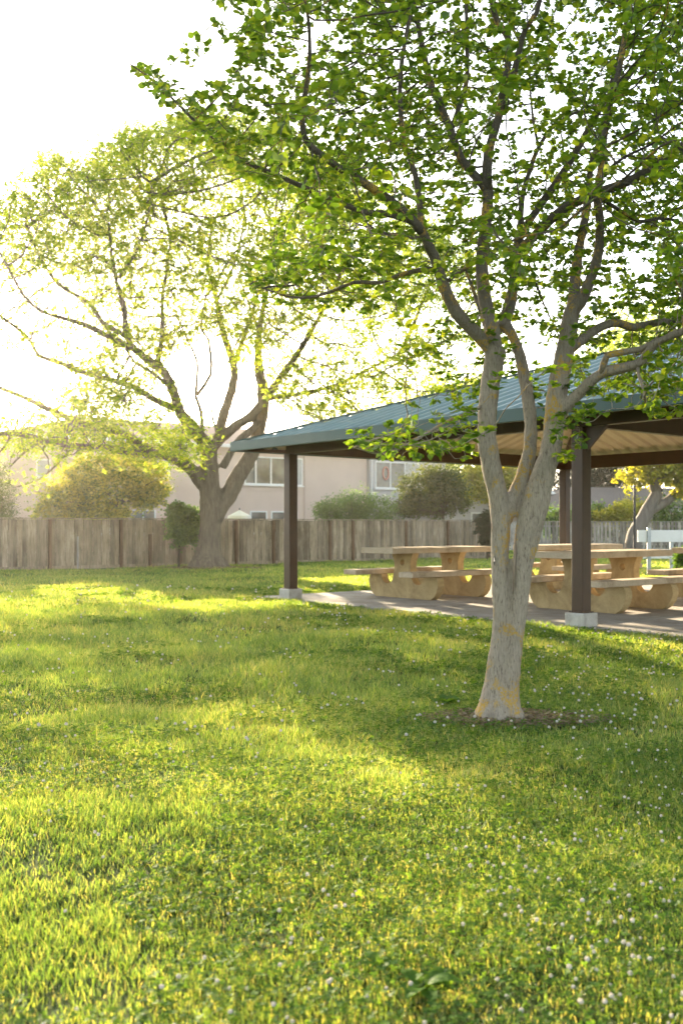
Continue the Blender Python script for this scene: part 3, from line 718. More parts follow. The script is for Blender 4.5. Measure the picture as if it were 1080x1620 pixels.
# ================================================================== SHRUBS AND FAR TREES
def bush(name, label, cat, lobes, n, size, leafm, stems=None, kind='round', group=None, barkm='twig', loc=None, fuzz=.2, seed=0, inner=.25):
    """lobes: list of (centre, (rx,ry,rz)); leaves lie in clumps spread through the lobes' outer volume"""
    r = random.Random(seed*7+3); base = loc if loc is not None else Vector((lobes[0][0].x, lobes[0][0].y, 0))
    t = thing(name, base, label, cat, group); P = []; D = []; U = []; Sz = []
    n = int(n*1.8); size *= 1.12
    vol = [a[1][0]*a[1][1]*a[1][2] for a in lobes]; tot = sum(v**.7 for v in vol)
    for (c, rr), v in zip(lobes, vol):
        m = int(n*v**.7/tot); nc = max(6, m//26); cl = []
        for _ in range(nc):
            d = Vector([r.gauss(0, 1) for _ in range(3)]).normalized(); q = r.uniform(inner, 1)**.45*(1+r.gauss(0, fuzz))
            cl.append((c+Vector((d.x*rr[0], d.y*rr[1], d.z*rr[2]))*q, d, r.uniform(.10, .24)*min(rr)))
        for k in range(m):
            cc, d, s = cl[k % nc]; o = Vector([r.gauss(0, s) for _ in range(3)]); P.append(cc+o)
            g = (d*.7+Vector([r.gauss(0, .7) for _ in range(3)])+Vector((0, 0, .1))); D.append(g); U.append(Vector((r.gauss(0, .6), r.gauss(0, .6), 1))); Sz.append(size*r.uniform(.6, 1.25))
    k = [i for i, p in enumerate(P) if p.z > .02]; P = [P[i] for i in k]; D = [D[i] for i in k]; U = [U[i] for i in k]; Sz = [Sz[i] for i in k]
    link('crown', leaves_mesh('crown', P, D, U, Sz, kind, M[leafm]), t)
    mb = MB()
    if stems:
        for pts, r0, r1 in stems:
            q = crom([(*p, r0+(r1-r0)*i/(len(pts)-1)) for i, p in enumerate(pts)], .15); tube(mb, [s[:3] for s in q], [s[3] for s in q], 9, .05)
    hub = Vector((base.x, base.y, 0))
    for c, rr in lobes:
        for _ in range(7):
            d = Vector([r.gauss(0, .55), r.gauss(0, .55), r.gauss(.2, .5)]); e = c+Vector((d.x*rr[0], d.y*rr[1], d.z*rr[2]))
            st = stems[0][0][-1] if stems else hub; mid = st.lerp(e, .5)+Vector((r.gauss(0, .06), r.gauss(0, .06), .08))*min(rr)
            w = min(rr)*.022; tube(mb, [st, mid, e], [w*1.5, w, w*.5], 5, cap=False)
    mb.build('trunk', M[barkm], t, smooth=True); return t

bush('golden_shrub', 'large golden-green flowering shrub rising behind the left fence', 'shrub',
     [(W(170,775,32.5),(1.6,1.2,.85)), (W(115,790,32.5),(1.05,1.0,.65)), (W(225,760,32.5),(.85,.9,.60)), (W(145,745,32.5),(.9,.9,.5)), (W(85,805,32.3),(.6,.7,.4)), (W(210,735,33),(.8,.8,.4)), (W(125,815,32.3),(.9,.8,.35)), (W(170,815,32.3),(.8,.8,.3)), (W(240,785,32.5),(.5,.6,.4)), (W(70,812,32.4),(.45,.5,.25))], 15000, .075, 'shrub_y', loc=G(180, 32.5), seed=1,
     stems=[([G(185,32.5,-.02), G(186,32.5,.7), W(185,800,32.5)], .10, .06)])
bush('wall_shrub', 'small round dark green shrub growing up in front of the fence', 'shrub',
     [(W(291,824,29.2),(.50,.40,.40)), (W(284,812,29.2),(.40,.32,.28)), (W(290,850,29.1),(.40,.3,.30)), (W(304,826,29.2),(.34,.3,.3)), (W(278,803,29.2),(.22,.2,.16)), (W(299,806,29.2),(.2,.2,.16)), (W(309,842,29.1),(.2,.2,.22)), (W(274,838,29.1),(.2,.2,.24))], 5200, .06, 'shrub_g', loc=G(283, 29.3), seed=2, inner=.1,
     stems=[([G(283,29.3,-.02), G(283,29.3,.12), W(285,858,29.3)], .04, .03)])
bush('narrow_conifer', 'dense narrow conifer at the left edge behind the fence', 'conifer',
     [(W(-4,800,31),(.55,.55,.95)), (W(-8,765,31),(.42,.42,.75)), (W(-4,830,31),(.6,.55,.7))], 11000, .05, 'shrub_d', loc=G(-4, 31), seed=3, inner=.5, kind='narrow', stems=[([G(-4,31,-.02), G(-4,31,.5), G(-4,31,1.2)], .08, .05)])
bush('mounded_shrub', 'low mounded bright green shrub behind the fence, right of the left shelter post', 'shrub',
     [(W(540,812,38),(.95,.8,.62)), (W(590,810,38.5),(.85,.8,.60)), (W(566,805,38.5),(.75,.7,.55)), (W(515,815,38),(.5,.6,.4))], 9000, .085, 'shrub_g', loc=G(560, 38.3), seed=4, kind='narrow', inner=.4, stems=[([G(560,38.3,-.02), G(560,38.3,.4), G(560,38.3,.9)], .07, .05)])
bush('small_olive_tree', 'bushy small-leaved olive green tree behind the fence left of the near trunk', 'tree',
     [(W(672,770,40),(1.0,.9,.72)), (W(705,765,40),(.9,.9,.62)), (W(648,800,40),(.6,.7,.5)), (W(680,800,40),(.8,.7,.5)), (W(722,790,40),(.6,.6,.5))], 9500, .075, 'shrub_d', loc=G(700, 40), seed=5, inner=.2,
     stems=[([G(706,40,-.02), G(704,40,.8), W(700,815,40)], .09, .06)])
bush('golden_tree', 'sunlit golden tree seen under the shelter roof, left of the near trunk', 'tree',
     [(W(775,762,52),(1.7,1.4,.85)), (W(815,762,52),(1.2,1.3,.8)), (W(745,765,51),(1.0,1.0,.7))], 7000, .13, 'yellow', loc=G(790, 52), seed=6, inner=.3,
     stems=[([G(790,52,-.02), G(790,52,1.4), W(790,785,52)], .12, .08)])
bush('fence_shrub', 'dark narrow shrub against the fence beside the near trunk', 'shrub',
     [(W(768,838,37),(.32,.3,.55)), (W(774,822,37),(.32,.3,.35)), (W(772,860,37),(.25,.3,.3))], 2600, .07, 'needle', loc=G(770, 37), seed=7, stems=[([G(770,37,-.02), G(770,37,.2), G(770,37,.5)], .04, .03)])
bush('dark_conifer', 'dark green conifer beyond the shelter, behind the grey far fence', 'conifer',
     [(W(935,765,70),(2.6,2.2,1.3)), (W(970,745,70),(2.2,2.0,1.4)), (W(905,760,70),(1.8,1.8,1.4)), (W(940,725,70),(2.8,2.5,2.0)), (W(890,775,70),(1.1,1.2,.9))], 9000, .22, 'needle', loc=G(935, 70), seed=8, kind='narrow', inner=.2,
     stems=[([G(935,70,-.02), G(935,70,2), W(935,775,70)], .25, .2)])
bush('dark_cypress', 'tall dark slender evergreen seen through the fork of the near trunk', 'conifer',
     [(W(836,770,66),(.7,.7,1.8)), (W(838,735,66),(.6,.6,1.6)), (W(834,805,66),(.65,.65,1.2))], 4000, .16, 'needle', loc=G(836, 66), seed=18, kind='narrow', inner=.2, stems=[([G(836,66,-.02), G(836,66,1), G(836,66,2.4)], .15, .1)])
bush('leaning_tree', 'leaning grey-barked tree with glowing yellow leaves by the far fence at right', 'tree',
     [(W(1040,752,46),(1.2,1.1,.55)), (W(1005,755,46),(.75,.9,.45)), (W(1078,748,46),(1.2,1.2,.6)), (W(1110,765,46),(1.2,1.2,.8)), (W(1050,720,46),(1.7,1.5,.8)), (W(1072,775,46),(.6,.8,.28)), (W(1110,700,46),(2.2,1.8,1.5))], 10000, .13, 'yellow', loc=G(1000, 46), seed=9, barkm='bark3', inner=.3,
     stems=[([W(1040,780,46), W(1034,768,46), W(1036,755,46)], .26, .22), ([G(1000,46,-.05), W(1003,850,46), W(1015,825,46), W(1028,800,46), W(1040,778,46)], .42, .27), ([W(1022,812,46), W(1045,798,46), W(1060,788,46), W(1075,770,46)], .24, .16)])
for i, (px, py, Y, rr, lm, lb, nm) in enumerate([
    (972, 815, 56, (.95,.8,.62), 'yellow', 'rounded yellow bush showing over the grey far fence, right of the near post', 'yellow_bush'),
    (1000, 812, 57, (.7,.7,.75), 'yellow', 'smaller yellow bush behind the black pole', 'yellow_bush'),
    (885, 822, 56, (1.5,1.0,.8), 'shrub_g', 'green hedge over the far fence between the near trunk and the brown posts', 'hedge'),
    (945, 822, 57, (.9,.8,.8), 'shrub_g', 'green hedge over the far fence just right of the near brown post', 'hedge'),
    (1070, 815, 57, (2.2,1.2,1.0), 'shrub_g', 'wide green hedge over the far fence at the right edge', 'hedge')]):
    bush(nm, lb, 'bush', [(W(px,py,Y), rr), (W(px-8,py+6,Y), tuple(.8*a for a in rr)), (W(px+9,py+8,Y), tuple(.75*a for a in rr))], 3200, .11, lm, loc=G(px, Y), seed=20+i, inner=.4)
bush('edge_plant', 'small spiky green plant at the right edge behind the picnic tables', 'plant',
     [(W(1084,884,24),(.28,.25,.18))], 700, .14, 'shrub_g', loc=G(1084, 24), seed=31, kind='narrow', inner=0)

# trees far off that close the skyline
far_trees = [(640, 690, 90, 5.0, 'far pale tree above the shelter roof corner'), (760, 650, 85, 5.2, 'far tree behind the foreground crown, above the roof slope'),
             (1040, 560, 80, 6.0, 'far golden tree above the shelter roof at the right'), (1220, 640, 78, 6.5, 'tall far tree beyond the right edge of the shelter')]
for i, (px, py, Y, r_, lb) in enumerate(far_trees):
    c = W(px, py, Y)
    bush('distant_tree', lb, 'tree', [(c, (r_, r_*.8, r_*.62)), (c+Vector((-r_*.5, 0, -r_*.35)), (r_*.6, r_*.6, r_*.45)), (c+Vector((r_*.55, 0, -r_*.3)), (r_*.6, r_*.6, r_*.4))], 6500, .30, 'leaf2', loc=G(px, Y), seed=40+i, inner=.2, kind='spray', barkm='bark2',
         group='trees beyond the houses', stems=[([G(px,Y,-.02), G(px,Y,2), c+Vector((0, 0, -r_*.5))], .35, .22)])

# ================================================================== PICNIC SHELTER
UB, WB, OV = 11.88, 7.26, .68
ZE, ZR = 2.63, 4.02; HALF = (WB+2*OV)/2; SL = (ZR-ZE)/HALF
shel = thing('picnic_shelter', S(0, 0, .03), 'open picnic shelter with green-grey ribbed metal hip roof on brown steel posts', 'shelter')
E0, E1, V0, V1 = -OV, UB+OV, -OV, WB+OV
def zr(u, v): return ZE+SL*min(u-E0, E1-u, v-V0, V1-v)
mb = MB()
A, B_, C_, D_ = (E0, V0), (E1, V0), (E1, V1), (E0, V1); Ra, Rb = (E0+HALF, V0+HALF), (E1-HALF, V0+HALF)
def q3(p, dz=0): return S(p[0], p[1], zr(*p)+dz)
for poly in ([A, B_, Rb, Ra], [C_, D_, Ra, Rb], [D_, A, Ra], [B_, C_, Rb]):
    n = len(poly); mb.add([q3(p) for p in poly]+[q3(p, -.012) for p in poly], [tuple(range(n)), tuple(range(2*n-1, n-1, -1))]+[(i, n+i, n+(i+1) % n, (i+1) % n) for i in range(n)])
def rib(p, q, w=.05, h=.034):
    a = q3(p); b = q3(q); d = (b-a); 
    if d.length < .08: return
    d.normalize(); hz = Vector((d.x, d.y, 0)).normalized(); sd = Vector((-hz.y, hz.x, 0)); up = sd.cross(d) if sd.cross(d).z > 0 else -sd.cross(d)
    V = [a-sd*w*.5, a-sd*w*.25+up*h, a+sd*w*.25+up*h, a+sd*w*.5, b-sd*w*.5, b-sd*w*.25+up*h, b+sd*w*.25+up*h, b+sd*w*.5]
    mb.add(V, [(0,1,2,3),(7,6,5,4),(0,4,5,1),(1,5,6,2),(2,6,7,3)])
u = E0+.15
while u < E1:
    run = min(HALF, u-E0, E1-u); rib((u, V0), (u, V0+run)); rib((u, V1), (u, V1-run)); u += .305
v = V0+.15
while v < V1:
    run = min(v-V0, V1-v); rib((E0, v), (E0+run, v)); rib((E1, v), (E1-run, v)); v += .305
roof = mb.build('roof', M['roof'], shel)
mb = MB()
for p, q in ((A, Ra), (D_, Ra), (B_, Rb), (C_, Rb), (Ra, Rb)):
    a = q3(p, .03); b = q3(q, .03); mb.bar(a, b, .16, .02)
mb.build('ridge_cap', M['fascia'], shel)
# underside: corrugated deck sheets running up the slope
mb = MB()
def deck(fn, length, runf, per=.30, amp=.045):
    k = int(length/per)*4; prev = None; prof = [0, 0, amp, amp]; off = [0, .40, .52, .88]
    for i in range(k+1):
        s = min(length-1e-3, (i//4+off[i % 4])*per+1e-3); run = max(.001, runf(s)); z = -.07+prof[i % 4]
        a, b = fn(s, 0.02, z), fn(s, run, z)
        if prev: mb.add([prev[0], a, b, prev[1]], [(0, 1, 2, 3)])
        prev = (a, b)
LU, LV = E1-E0, V1-V0
deck(lambda s, r, z: S(E0+s, V0+r, ZE+SL*r+z), LU, lambda s: min(HALF, s, LU-s))
deck(lambda s, r, z: S(E0+s, V1-r, ZE+SL*r+z), LU, lambda s: min(HALF, s, LU-s))
deck(lambda s, r, z: S(E0+r, V0+s, ZE+SL*r+z), LV, lambda s: min(s, LV-s))
deck(lambda s, r, z: S(E1-r, V0+s, ZE+SL*r+z), LV, lambda s: min(s, LV-s))
mb.build('ceiling_deck', M['ceil'], shel)
mb = MB(); t = .05; zb, zt = ZE-.125, ZE+.035
mb.box((E0-t, V0-t, zb), (E1+t, V0, zt), S); mb.box((E0-t, V1, zb), (E1+t, V1+t, zt), S); mb.box((E0-t, V0, zb), (E0, V1, zt), S); mb.box((E1, V0, zb), (E1+t, V1, zt), S)
mb.build('fascia', M['fascia'], shel, bevel=.008)
mb = MB()
mb.box((E0+.002, V0+.002, zb+.01), (E1-.002, V0+.05, zb+.07), S); mb.box((E0+.002, V0+.052, zb+.01), (E0+.05, V1-.052, zb+.07), S)
mb.build('eave_channel', M['steel'], shel)
ZB0, ZB1 = 2.45, 2.71
for a, b in (((0, 0), (UB, 0)), ((0, WB), (UB, WB)), ((0, 0), (0, WB)), ((UB, 0), (UB, WB)), ((5.94, 0), (5.94, WB))):
    mb = MB(); 
    if a[1] == b[1]: mb.box((a[0]-.06, a[1]-.06, ZB0), (b[0]+.06, a[1]+.06, ZB1), S)
    else: mb.box((a[0]-.055, a[1]+.062, ZB0+.01), (a[0]+.055, b[1]-.062, ZB1-.01), S)
    mb.build('beam', M['steel'], shel, bevel=.006)
for p, q in (((0, 0), Ra), ((0, WB), Ra), ((UB, 0), Rb), ((UB, WB), Rb), (Ra, Rb)):
    mb = MB(); mb.bar(q3(p, -.19), q3(q, -.19), .09, .18); mb.build('rafter', M['steel'], shel)
for up_, vp in ((0, 0), (5.94, 0), (UB, 0), (0, WB), (5.94, WB), (UB, WB)):
    mb = MB(); h = .085; mb.box((up_-h, vp-h, .19), (up_+h, vp+h, ZB0-.002), S)
    po = mb.build('post', M['steel'], shel, bevel=.012)
    mb = MB(); h = .14; mb.box((up_-h, vp-h, .031), (up_+h, vp+h, .198), S); mb.build('concrete_pier', M['pier'], po, bevel=.012)
    mb = MB(); mb.box((up_-.105, vp-.105, .2), (up_+.105, vp+.105, .212), S); mb.build('base_plate', M['steel'], po)
    mb = MB()      # gusset up to the beam
    s1 = 1 if up_ < 6 else -1
    mb.add([S(up_+s1*.085, vp-.02, ZB0-.003), S(up_+s1*.40, vp-.02, ZB0-.003), S(up_+s1*.085, vp-.02, ZB0-.30), S(up_+s1*.085, vp+.02, ZB0-.003), S(up_+s1*.40, vp+.02, ZB0-.003), S(up_+s1*.085, vp+.02, ZB0-.30)], [(0,1,2),(5,4,3),(0,3,4,1),(1,4,5,2),(2,5,3,0)])
    if up_ == 5.94: mb.build('bracket', M['steel'], po)

# ================================================================== PICNIC TABLES
def plate_profile():
    R_ = [(.68,0),(.76,.05),(.82,.13),(.855,.23),(.85,.31),(.825,.365),(.79,.385),(.53,.385)]
    for i in range(1, 12):
        a = math.pi*i/12; R_.append((.375+.15*math.cos(a), .385-.155*math.sin(a)))
    R_ += [(.225,.39),(.205,.45),(.195,.52),(.20,.60),(.225,.68),(.265,.76)]
    return R_ + [(-x, z) for x, z in reversed(R_)]
def plate_mesh():
    out = plate_profile(); hole = [(.052*math.cos(-i*2*math.pi/18), .60+.052*math.sin(-i*2*math.pi/18)) for i in range(18)]
    loops = [[Vector((x, z, 0)) for x, z in out], [Vector((x, z, 0)) for x, z in hole]]
    tri = tessellate_polygon(loops); al = out+hole; n = len(al); th = .075
    V = [(x, -th, z) for x, z in al]+[(x, th, z) for x, z in al]; Fs = [tuple(t) for t in tri]+[tuple(i+n for i in reversed(t)) for t in tri]
    for s, k in ((0, len(out)), (len(out), len(hole))):
        for i in range(k): j = (i+1) % k; Fs.append((s+i, s+j, n+s+j, n+s+i))
    me = bpy.data.meshes.new('support'); me.from_pydata(V, [], Fs); me.materials.append(M['ochre'])
    bm = bmesh.new(); bm.from_mesh(me); bmesh.ops.recalc_face_normals(bm, faces=bm.faces); bmesh.ops.dissolve_limit(bm, angle_limit=.01, verts=bm.verts, edges=bm.edges); bm.to_mesh(me); bm.free()
    return me
def board_mesh(name, x0, x1, y0, y1, z0, z1, m):
    mb = MB(); mb.box((x0, y0, z0), (x1, y1, z1)); return mb.mesh(name, m)
tl = 1.22
pm = plate_mesh(); tm = board_mesh('tabletop', -.40, .40, -tl, tl, .762, .855, M['top'])
bm1 = board_mesh('bench', .54, .86, -tl, tl, .387, .472, M['top']); bm2 = board_mesh('bench', -.86, -.54, -tl, tl, .387, .472, M['top'])
rec = MB(); rec.box((-.10, -.0768, .17), (.10, -.0752, .36)); recm = rec.mesh('inset_panel', M['ochre'])
ang = math.atan2(dU[1], dU[0])
def table(u, v, label):
    t = thing('picnic_table', S(u, v, .031), label, 'table', 'concrete picnic tables under the shelter', rz=ang)
    for nm, me, y in (('support', pm, -.57), ('support', pm, .57), ('tabletop', tm, 0), ('bench', bm1, 0), ('bench', bm2, 0)):
        o = link(nm, me, t, False); o.location = (0, y, 0)
        b = o.modifiers.new('bevel', 'BEVEL'); b.width = .012 if nm != 'support' else .014; b.segments = 2; b.limit_method = 'ANGLE'; b.angle_limit = R(38)
        if nm == 'support' and y < 0:
            link('inset_panel', recm, o, False)
    return t
table(1.06, 2.2, 'ochre concrete picnic table nearest the left shelter post')
table(4.5, 2.4, 'ochre concrete picnic table directly behind the near brown post')
table(1.06, 6.05, 'concrete picnic table in the back row whose top shows just above the middle table')
table(4.5, 6.05, 'concrete picnic table at the right edge, back row')

# ================================================================== FENCES
def fence(name, label, A, B, H, bm_, pm_, bw, gap, posts, seed, overlap=True, kick=True):
    r = random.Random(seed); A = Vector(A); B = Vector(B); d = (B-A); L = d.length; d.normalize(); nrm = Vector((d.y, -d.x, 0)); t = thing(name, A, label, 'fence')
    def fr(x, y, z): return A+d*x+nrm*y+Vector((0, 0, z))
    mb = MB(); x = 0
    k = 0
    while x < L:
        w = bw*r.uniform(.9, 1.06); top = H+r.uniform(-.012, .008); y = (.0 if k % 2 else .024) if overlap else 0
        tw = r.uniform(-.004, .004); mb.box((x, y+tw, .09+r.uniform(-.015, .01)), (x+w, y+.018+tw, top), fr); x += w+gap*r.uniform(.5, 1.5); k += 1
    mb.build('boards', bm_, t)
    mb = MB()
    mb.box((0, -.045, .34), (L, -.007, .42), fr); mb.box((0, -.045, H-.24), (L, -.007, H-.16), fr); mb.build('rail', bm_, t)
    mb = MB(); mb.box((0, -.03, H+.012), (L, .075, H+.045), fr); mb.build('top_cap', bm_, t)
    if kick:
        mb = MB(); mb.box((0, .048, .0), (L, .078, .10), fr); mb.build('kickboard', bm_, t)
    for p in posts:
        if isinstance(p, tuple): p, w, top, m_ = p
        else: w, top, m_ = .09, H-.002, pm_
        mb = MB(); mb.box((p-w/2, .05, -.05), (p+w/2, .05+w*.8, top), fr); mb.build('post', m_, t, bevel=.006)
    return t
FD = Vector((1, .73, 0)).normalized(); F0 = Vector((-9.5, 27.7, 0))
def fpx(px):           # distance along the fence of a photo column
    k = (px-CX)/F; t = (k*F0.y-F0.x)/(1-k*.73); return t*math.sqrt(1+.73**2)
FS = F0-FD*6.5; FEnd = F0+FD*fpx(784)
fence('board_fence', 'weathered brown-grey vertical board fence behind the big tree', FS, FEnd, 1.44, M['fence'], M['post'], .138, .004,
      [6.5+fpx(p) for p in (-60, 78, 190, 283, 372, 431, 520, 556, 640, 706, 770)]+[(6.5+fpx(122), .05, .95, M['fence2']), (6.5+fpx(236), .09, 1.0, M['post'])], 3)
fence('pale_fence', 'pale silvery board fence seen under the shelter on the right', G(775, 50), G(1180, 52), 1.44, M['fence2'], M['fence2'], .15, .05, [2.2, 4.6, 7, 9.4, 11.6], 5, overlap=False)

# ================================================================== HOUSES
HD = Vector((1, .73, 0)).normalized(); HN = Vector((HD.y, -HD.x, 0))      # wall direction, normal to the lawn
H0 = Vector((-15.42, 45, 0))
def hpx(px, y0=None, org=H0):
    k = (px-CX)/F; t = (k*org.y-org.x)/(1-k*.73); return t*math.sqrt(1+.73**2)
def hf(x, y, z): return H0+HD*x+HN*y+Vector((0, 0, z))
def window(parent, fr, x0, x1, z0, z1, mull=(), sill=True, blinds=True, rng=random.Random(3)):
    w = .07; mb = MB()
    mb.box((x0, .005, z0), (x0+w, .07, z1), fr); mb.box((x1-w, .005, z0), (x1, .07, z1), fr); mb.box((x0+w, .005, z0), (x1-w, .07, z0+w), fr); mb.box((x0+w, .005, z1-w), (x1-w, .07, z1), fr)
    for m_ in mull: mb.box((m_-.035, .008, z0+w), (m_+.035, .066, z1-w), fr)
    wd = mb.build('window', M['white'], parent)
    off = -parent.location
    mb = MB(); mb.box((x0+w*.8, -.02, z0+w*.8), (x1-w*.8, .02, z1-w*.8), fr); o = mb.build('pane', M['glass'], wd); o.location = (0, 0, 0); o.location = off-wd.location if False else Vector((0, 0, 0))
    if sill:
        mb = MB(); mb.box((x0-.06, .006, z0-.07), (x1+.06, .12, z0-.002), fr); o = mb.build('sill', M['white'], wd); o.location = (0, 0, 0)
    if blinds:
        mb = MB(); xs = [x0]+list(mull)+[x1]; i = len(xs)-2
        mb.box((xs[i]+.08, .0205, z0+.08), (xs[i+1]-.08, .024, z1-.08), fr); o = mb.build('blind', M['blind'], wd); o.location = (0, 0, 0)
    return wd
# pink house
Lp = hpx(580); Xl = hpx(12)
house = thing('pink_house', H0, 'two-storey pink stucco house behind the left fence', 'house')
mb = MB(); mb.box((Xl, -11, 0), (Lp, 0, 5.42), hf); mb.build('wall', M['stucco'], house)
def hip(fr, x0, x1, y0, y1, z, rise, m, parent, ov=.45):
    x0 -= ov; x1 += ov; y0 -= ov; y1 += ov; h = (y1-y0)/2
    if x1-x0 < 2*h+.4: h2 = (x1-x0)/2-.2
    else: h2 = h
    V = [fr(x0, y0, z), fr(x1, y0, z), fr(x1, y1, z), fr(x0, y1, z), fr(x0+h2, (y0+y1)/2, z+rise), fr(x1-h2, (y0+y1)/2, z+rise)]
    mb = MB(); mb.add(V, [(3,2,5,4), (1,0,4,5), (0,3,4), (2,1,5), (0,1,2,3)]); r = mb.build('roof', m, parent)
    mb = MB(); t = .05
    mb.box((x0-t, y1, z-.14), (x1+t, y1+t, z+.03), fr); mb.box((x0-t, y0-t, z-.14), (x1+t, y0, z+.03), fr); mb.box((x0-t, y0, z-.14), (x0, y1, z+.03), fr); mb.box((x1, y0, z-.14), (x1+t, y1, z+.03), fr)
    o = mb.build('fascia', M['white'], r); o.location = (0, 0, 0); return r
hip(hf, Xl, Lp, -11, 0, 5.45, 1.6, M['tile'], house)
def ww(a, b): return hpx(a), hpx(b)
for (a, b, z0, z1, ml) in ((57, 80, 3.5, 4.35, ()), (225, 268, 3.6, 4.95, (247,)), (386, 478, 3.45, 4.95, (404, 428, 452)), (205, 246, .85, 2.05, (226,)), (395, 422, .85, 2.05, ()), (428, 470, .85, 2.05, (450,)), (150, 175, .85, 2.05, (163,))):
    x0, x1 = ww(a, b); window(house, hf, x0, x1, z0, z1, [hpx(m_) for m_ in ml], blinds=(z0 > 2))
mb = MB(); mb.cyl(hf(hpx(481), .07, .1), hf(hpx(481), .07, 5.3), .04); mb.build('downspout', M['stucco'], house)
mb = MB(); mb.box((Xl, .002, 3.12), (hpx(480), .035, 3.21), hf); mb.build('belt_trim', M['stucco'], house)
# grey house section next to it
G0 = H0+HD*Lp
def gf(x, y, z): return G0+HD*x+HN*y+Vector((0, 0, z))
def gpx(px): return hpx(px)-Lp
gh_ = thing('grey_house', G0, 'grey stucco house joined to the pink one, with a white two-pane window', 'house')
mb = MB(); mb.box((.01, -10, 0), (gpx(700), .25, 5.6), gf); mb.build('wall', M['stuccog'], gh_)
hip(gf, .5, gpx(700), -10, .25, 5.63, 2.1, M['tile'], gh_)
def gf2(x, y, z): return gf(x, y+.25, z)
wd = window(gh_, gf2, gpx(588), gpx(660), 3.42, 4.98, [gpx(612), gpx(635)])
c = gf2(gpx(605), .04, 4.3); mb = MB(); n = 20
for i in range(n):
    a = i*2*math.pi/n; b = (i+1)*2*math.pi/n; e = lambda q: c+HD*math.cos(q)*.2+Vector((0, 0, math.sin(q)*.36)); mb.cyl(e(a), e(b), .045, n=8)
o = mb.build('hanging_ring', M['pinkring'], wd, smooth=True); o.location = (0, 0, 0)
mb = MB(); mb.cyl(gf2(.12, .06, .1), gf2(.12, .06, 5.4), .04); mb.build('downspout', M['white'], gh_)
# pale gabled house
def gable_house(name, label, px0, px1, Y0, Y1, eave, rise, depth, wm, rm_, wins, axis_front=True):
    A = G(px0, Y0); B = G(px1, Y1); d = (B-A); L = d.length; d.normalize(); n = Vector((d.y, -d.x, 0))
    t = thing(name, A, label, 'house')
    def fr(x, y, z): return A+d*x+n*y+Vector((0, 0, z))
    if axis_front:     # gable faces the lawn
        mb = MB(); P_ = [(0, 0), (L, 0), (L, eave), (L/2, eave+rise), (0, eave)]
        mb.add([fr(x, 0, z) for x, z in P_]+[fr(x, -depth, z) for x, z in P_], [(0,1,2,3,4), (9,8,7,6,5), (0,5,6,1), (1,6,7,2), (2,7,8,3), (3,8,9,4), (4,9,5,0)]); mb.build('wall', wm, t)
        for s in (0, 1):
            e = fr(-.4, 0, eave-.4*rise/(L/2)) if s == 0 else fr(L+.4, 0, eave-.4*rise/(L/2)); p = fr(L/2, 0, eave+rise)
            mb = MB(); a0 = e+n*.4; b0 = p+n*.4; a1 = e-n*(depth+.4); b1 = p-n*(depth+.4); up = Vector((0, 0, .14)); lo = Vector((0, 0, .02))
            mb.add([a0+lo, b0+lo, b1+lo, a1+lo, a0+up, b0+up, b1+up, a1+up], [(0,1,2,3),(7,6,5,4),(0,4,5,1),(1,5,6,2),(2,6,7,3),(3,7,4,0)]); ro = mb.build('roof', rm_, t)
            mb = MB(); mb.bar(a0+n*.02+Vector((0, 0, .03)), b0+n*.02+Vector((0, 0, .03)), .04, .22); o = mb.build('bargeboard', M['white'], ro); o.location = (0, 0, 0)
    else:
        mb = MB(); mb.box((0, -depth, 0), (L, 0, eave), fr); mb.build('wall', wm, t); hip(fr, 0, L, -depth, 0, eave+.02, rise, rm_, t)
    for x0, x1, z0, z1 in wins: window(t, fr, x0*L, x1*L, z0, z1, [(x0+x1)/2*L], blinds=False)
    return t
gable_house('white_gabled_house', 'pale house with white-trimmed gable behind the fence beside the near trunk', 690, 800, 54, 56, 2.1, 1.25, 8, M['stuccog'], M['shingle'], [(.48, .78, .9, 2.0)])
gable_house('beige_house', 'beige house wall seen through the fork of the near trunk', 796, 880, 64, 66, 3.0, 1.2, 8, M['beige'], M['shingle'], [(.3, .6, .9, 2.0)])
gable_house('low_bungalow', 'low house with long grey-brown shingle roof beyond the pale fence', 850, 1200, 62, 66, 2.25, 1.6, 8, M['beige'], M['shingle'], [(.3, .4, .9, 2.0)], axis_front=False)
# lean-to sign board, pole, umbrella
c = G(379, 34.5); t = thing('patio_umbrella', c, 'white patio umbrella peeking over the fence beside the big tree trunk', 'umbrella')
mb = MB(); n = 10; top = Vector((c.x, c.y, 1.80)); V = [top]
for i in range(n):
    a = i*2*math.pi/n; V.append(Vector((c.x+math.cos(a)*.40, c.y+math.sin(a)*.40, 1.60)))
for i in range(n):
    a = i*2*math.pi/n; V.append(Vector((c.x+math.cos(a)*.42, c.y+math.sin(a)*.42, 1.48)))
fs = [(0, 1+i, 1+(i+1) % n) for i in range(n)]+[(1+i, 1+n+i, 1+n+(i+1) % n, 1+(i+1) % n) for i in range(n)]; mb.add(V, fs)
o = mb.build('canopy', M['canvas'], t); sl = o.modifiers.new('thick', 'SOLIDIFY'); sl.thickness = .012
mb = MB(); mb.cyl((c.x, c.y, 0), (c.x, c.y, 1.79), .02); mb.cyl((c.x, c.y, 1.805), (c.x, c.y, 1.88), .03, .008); mb.build('pole', M['black'], t)
c = G(1003, 44); t = thing('slim_pole', c, 'slim black pole standing in front of the pale fence', 'pole')
mb = MB(); mb.cyl((c.x, c.y, -.02), (c.x, c.y, 2.98), .055); mb.build('shaft', M['black'], t); mb = MB(); mb.cyl((c.x, c.y, 2.981), (c.x, c.y, 3.05), .07, .04); mb.build('cap', M['black'], t)
YB = 25.9; a = G(1008, YB); t = thing('board_barrier', a, 'white two-board barrier on galvanised posts at the right beyond the slab', 'barrier')
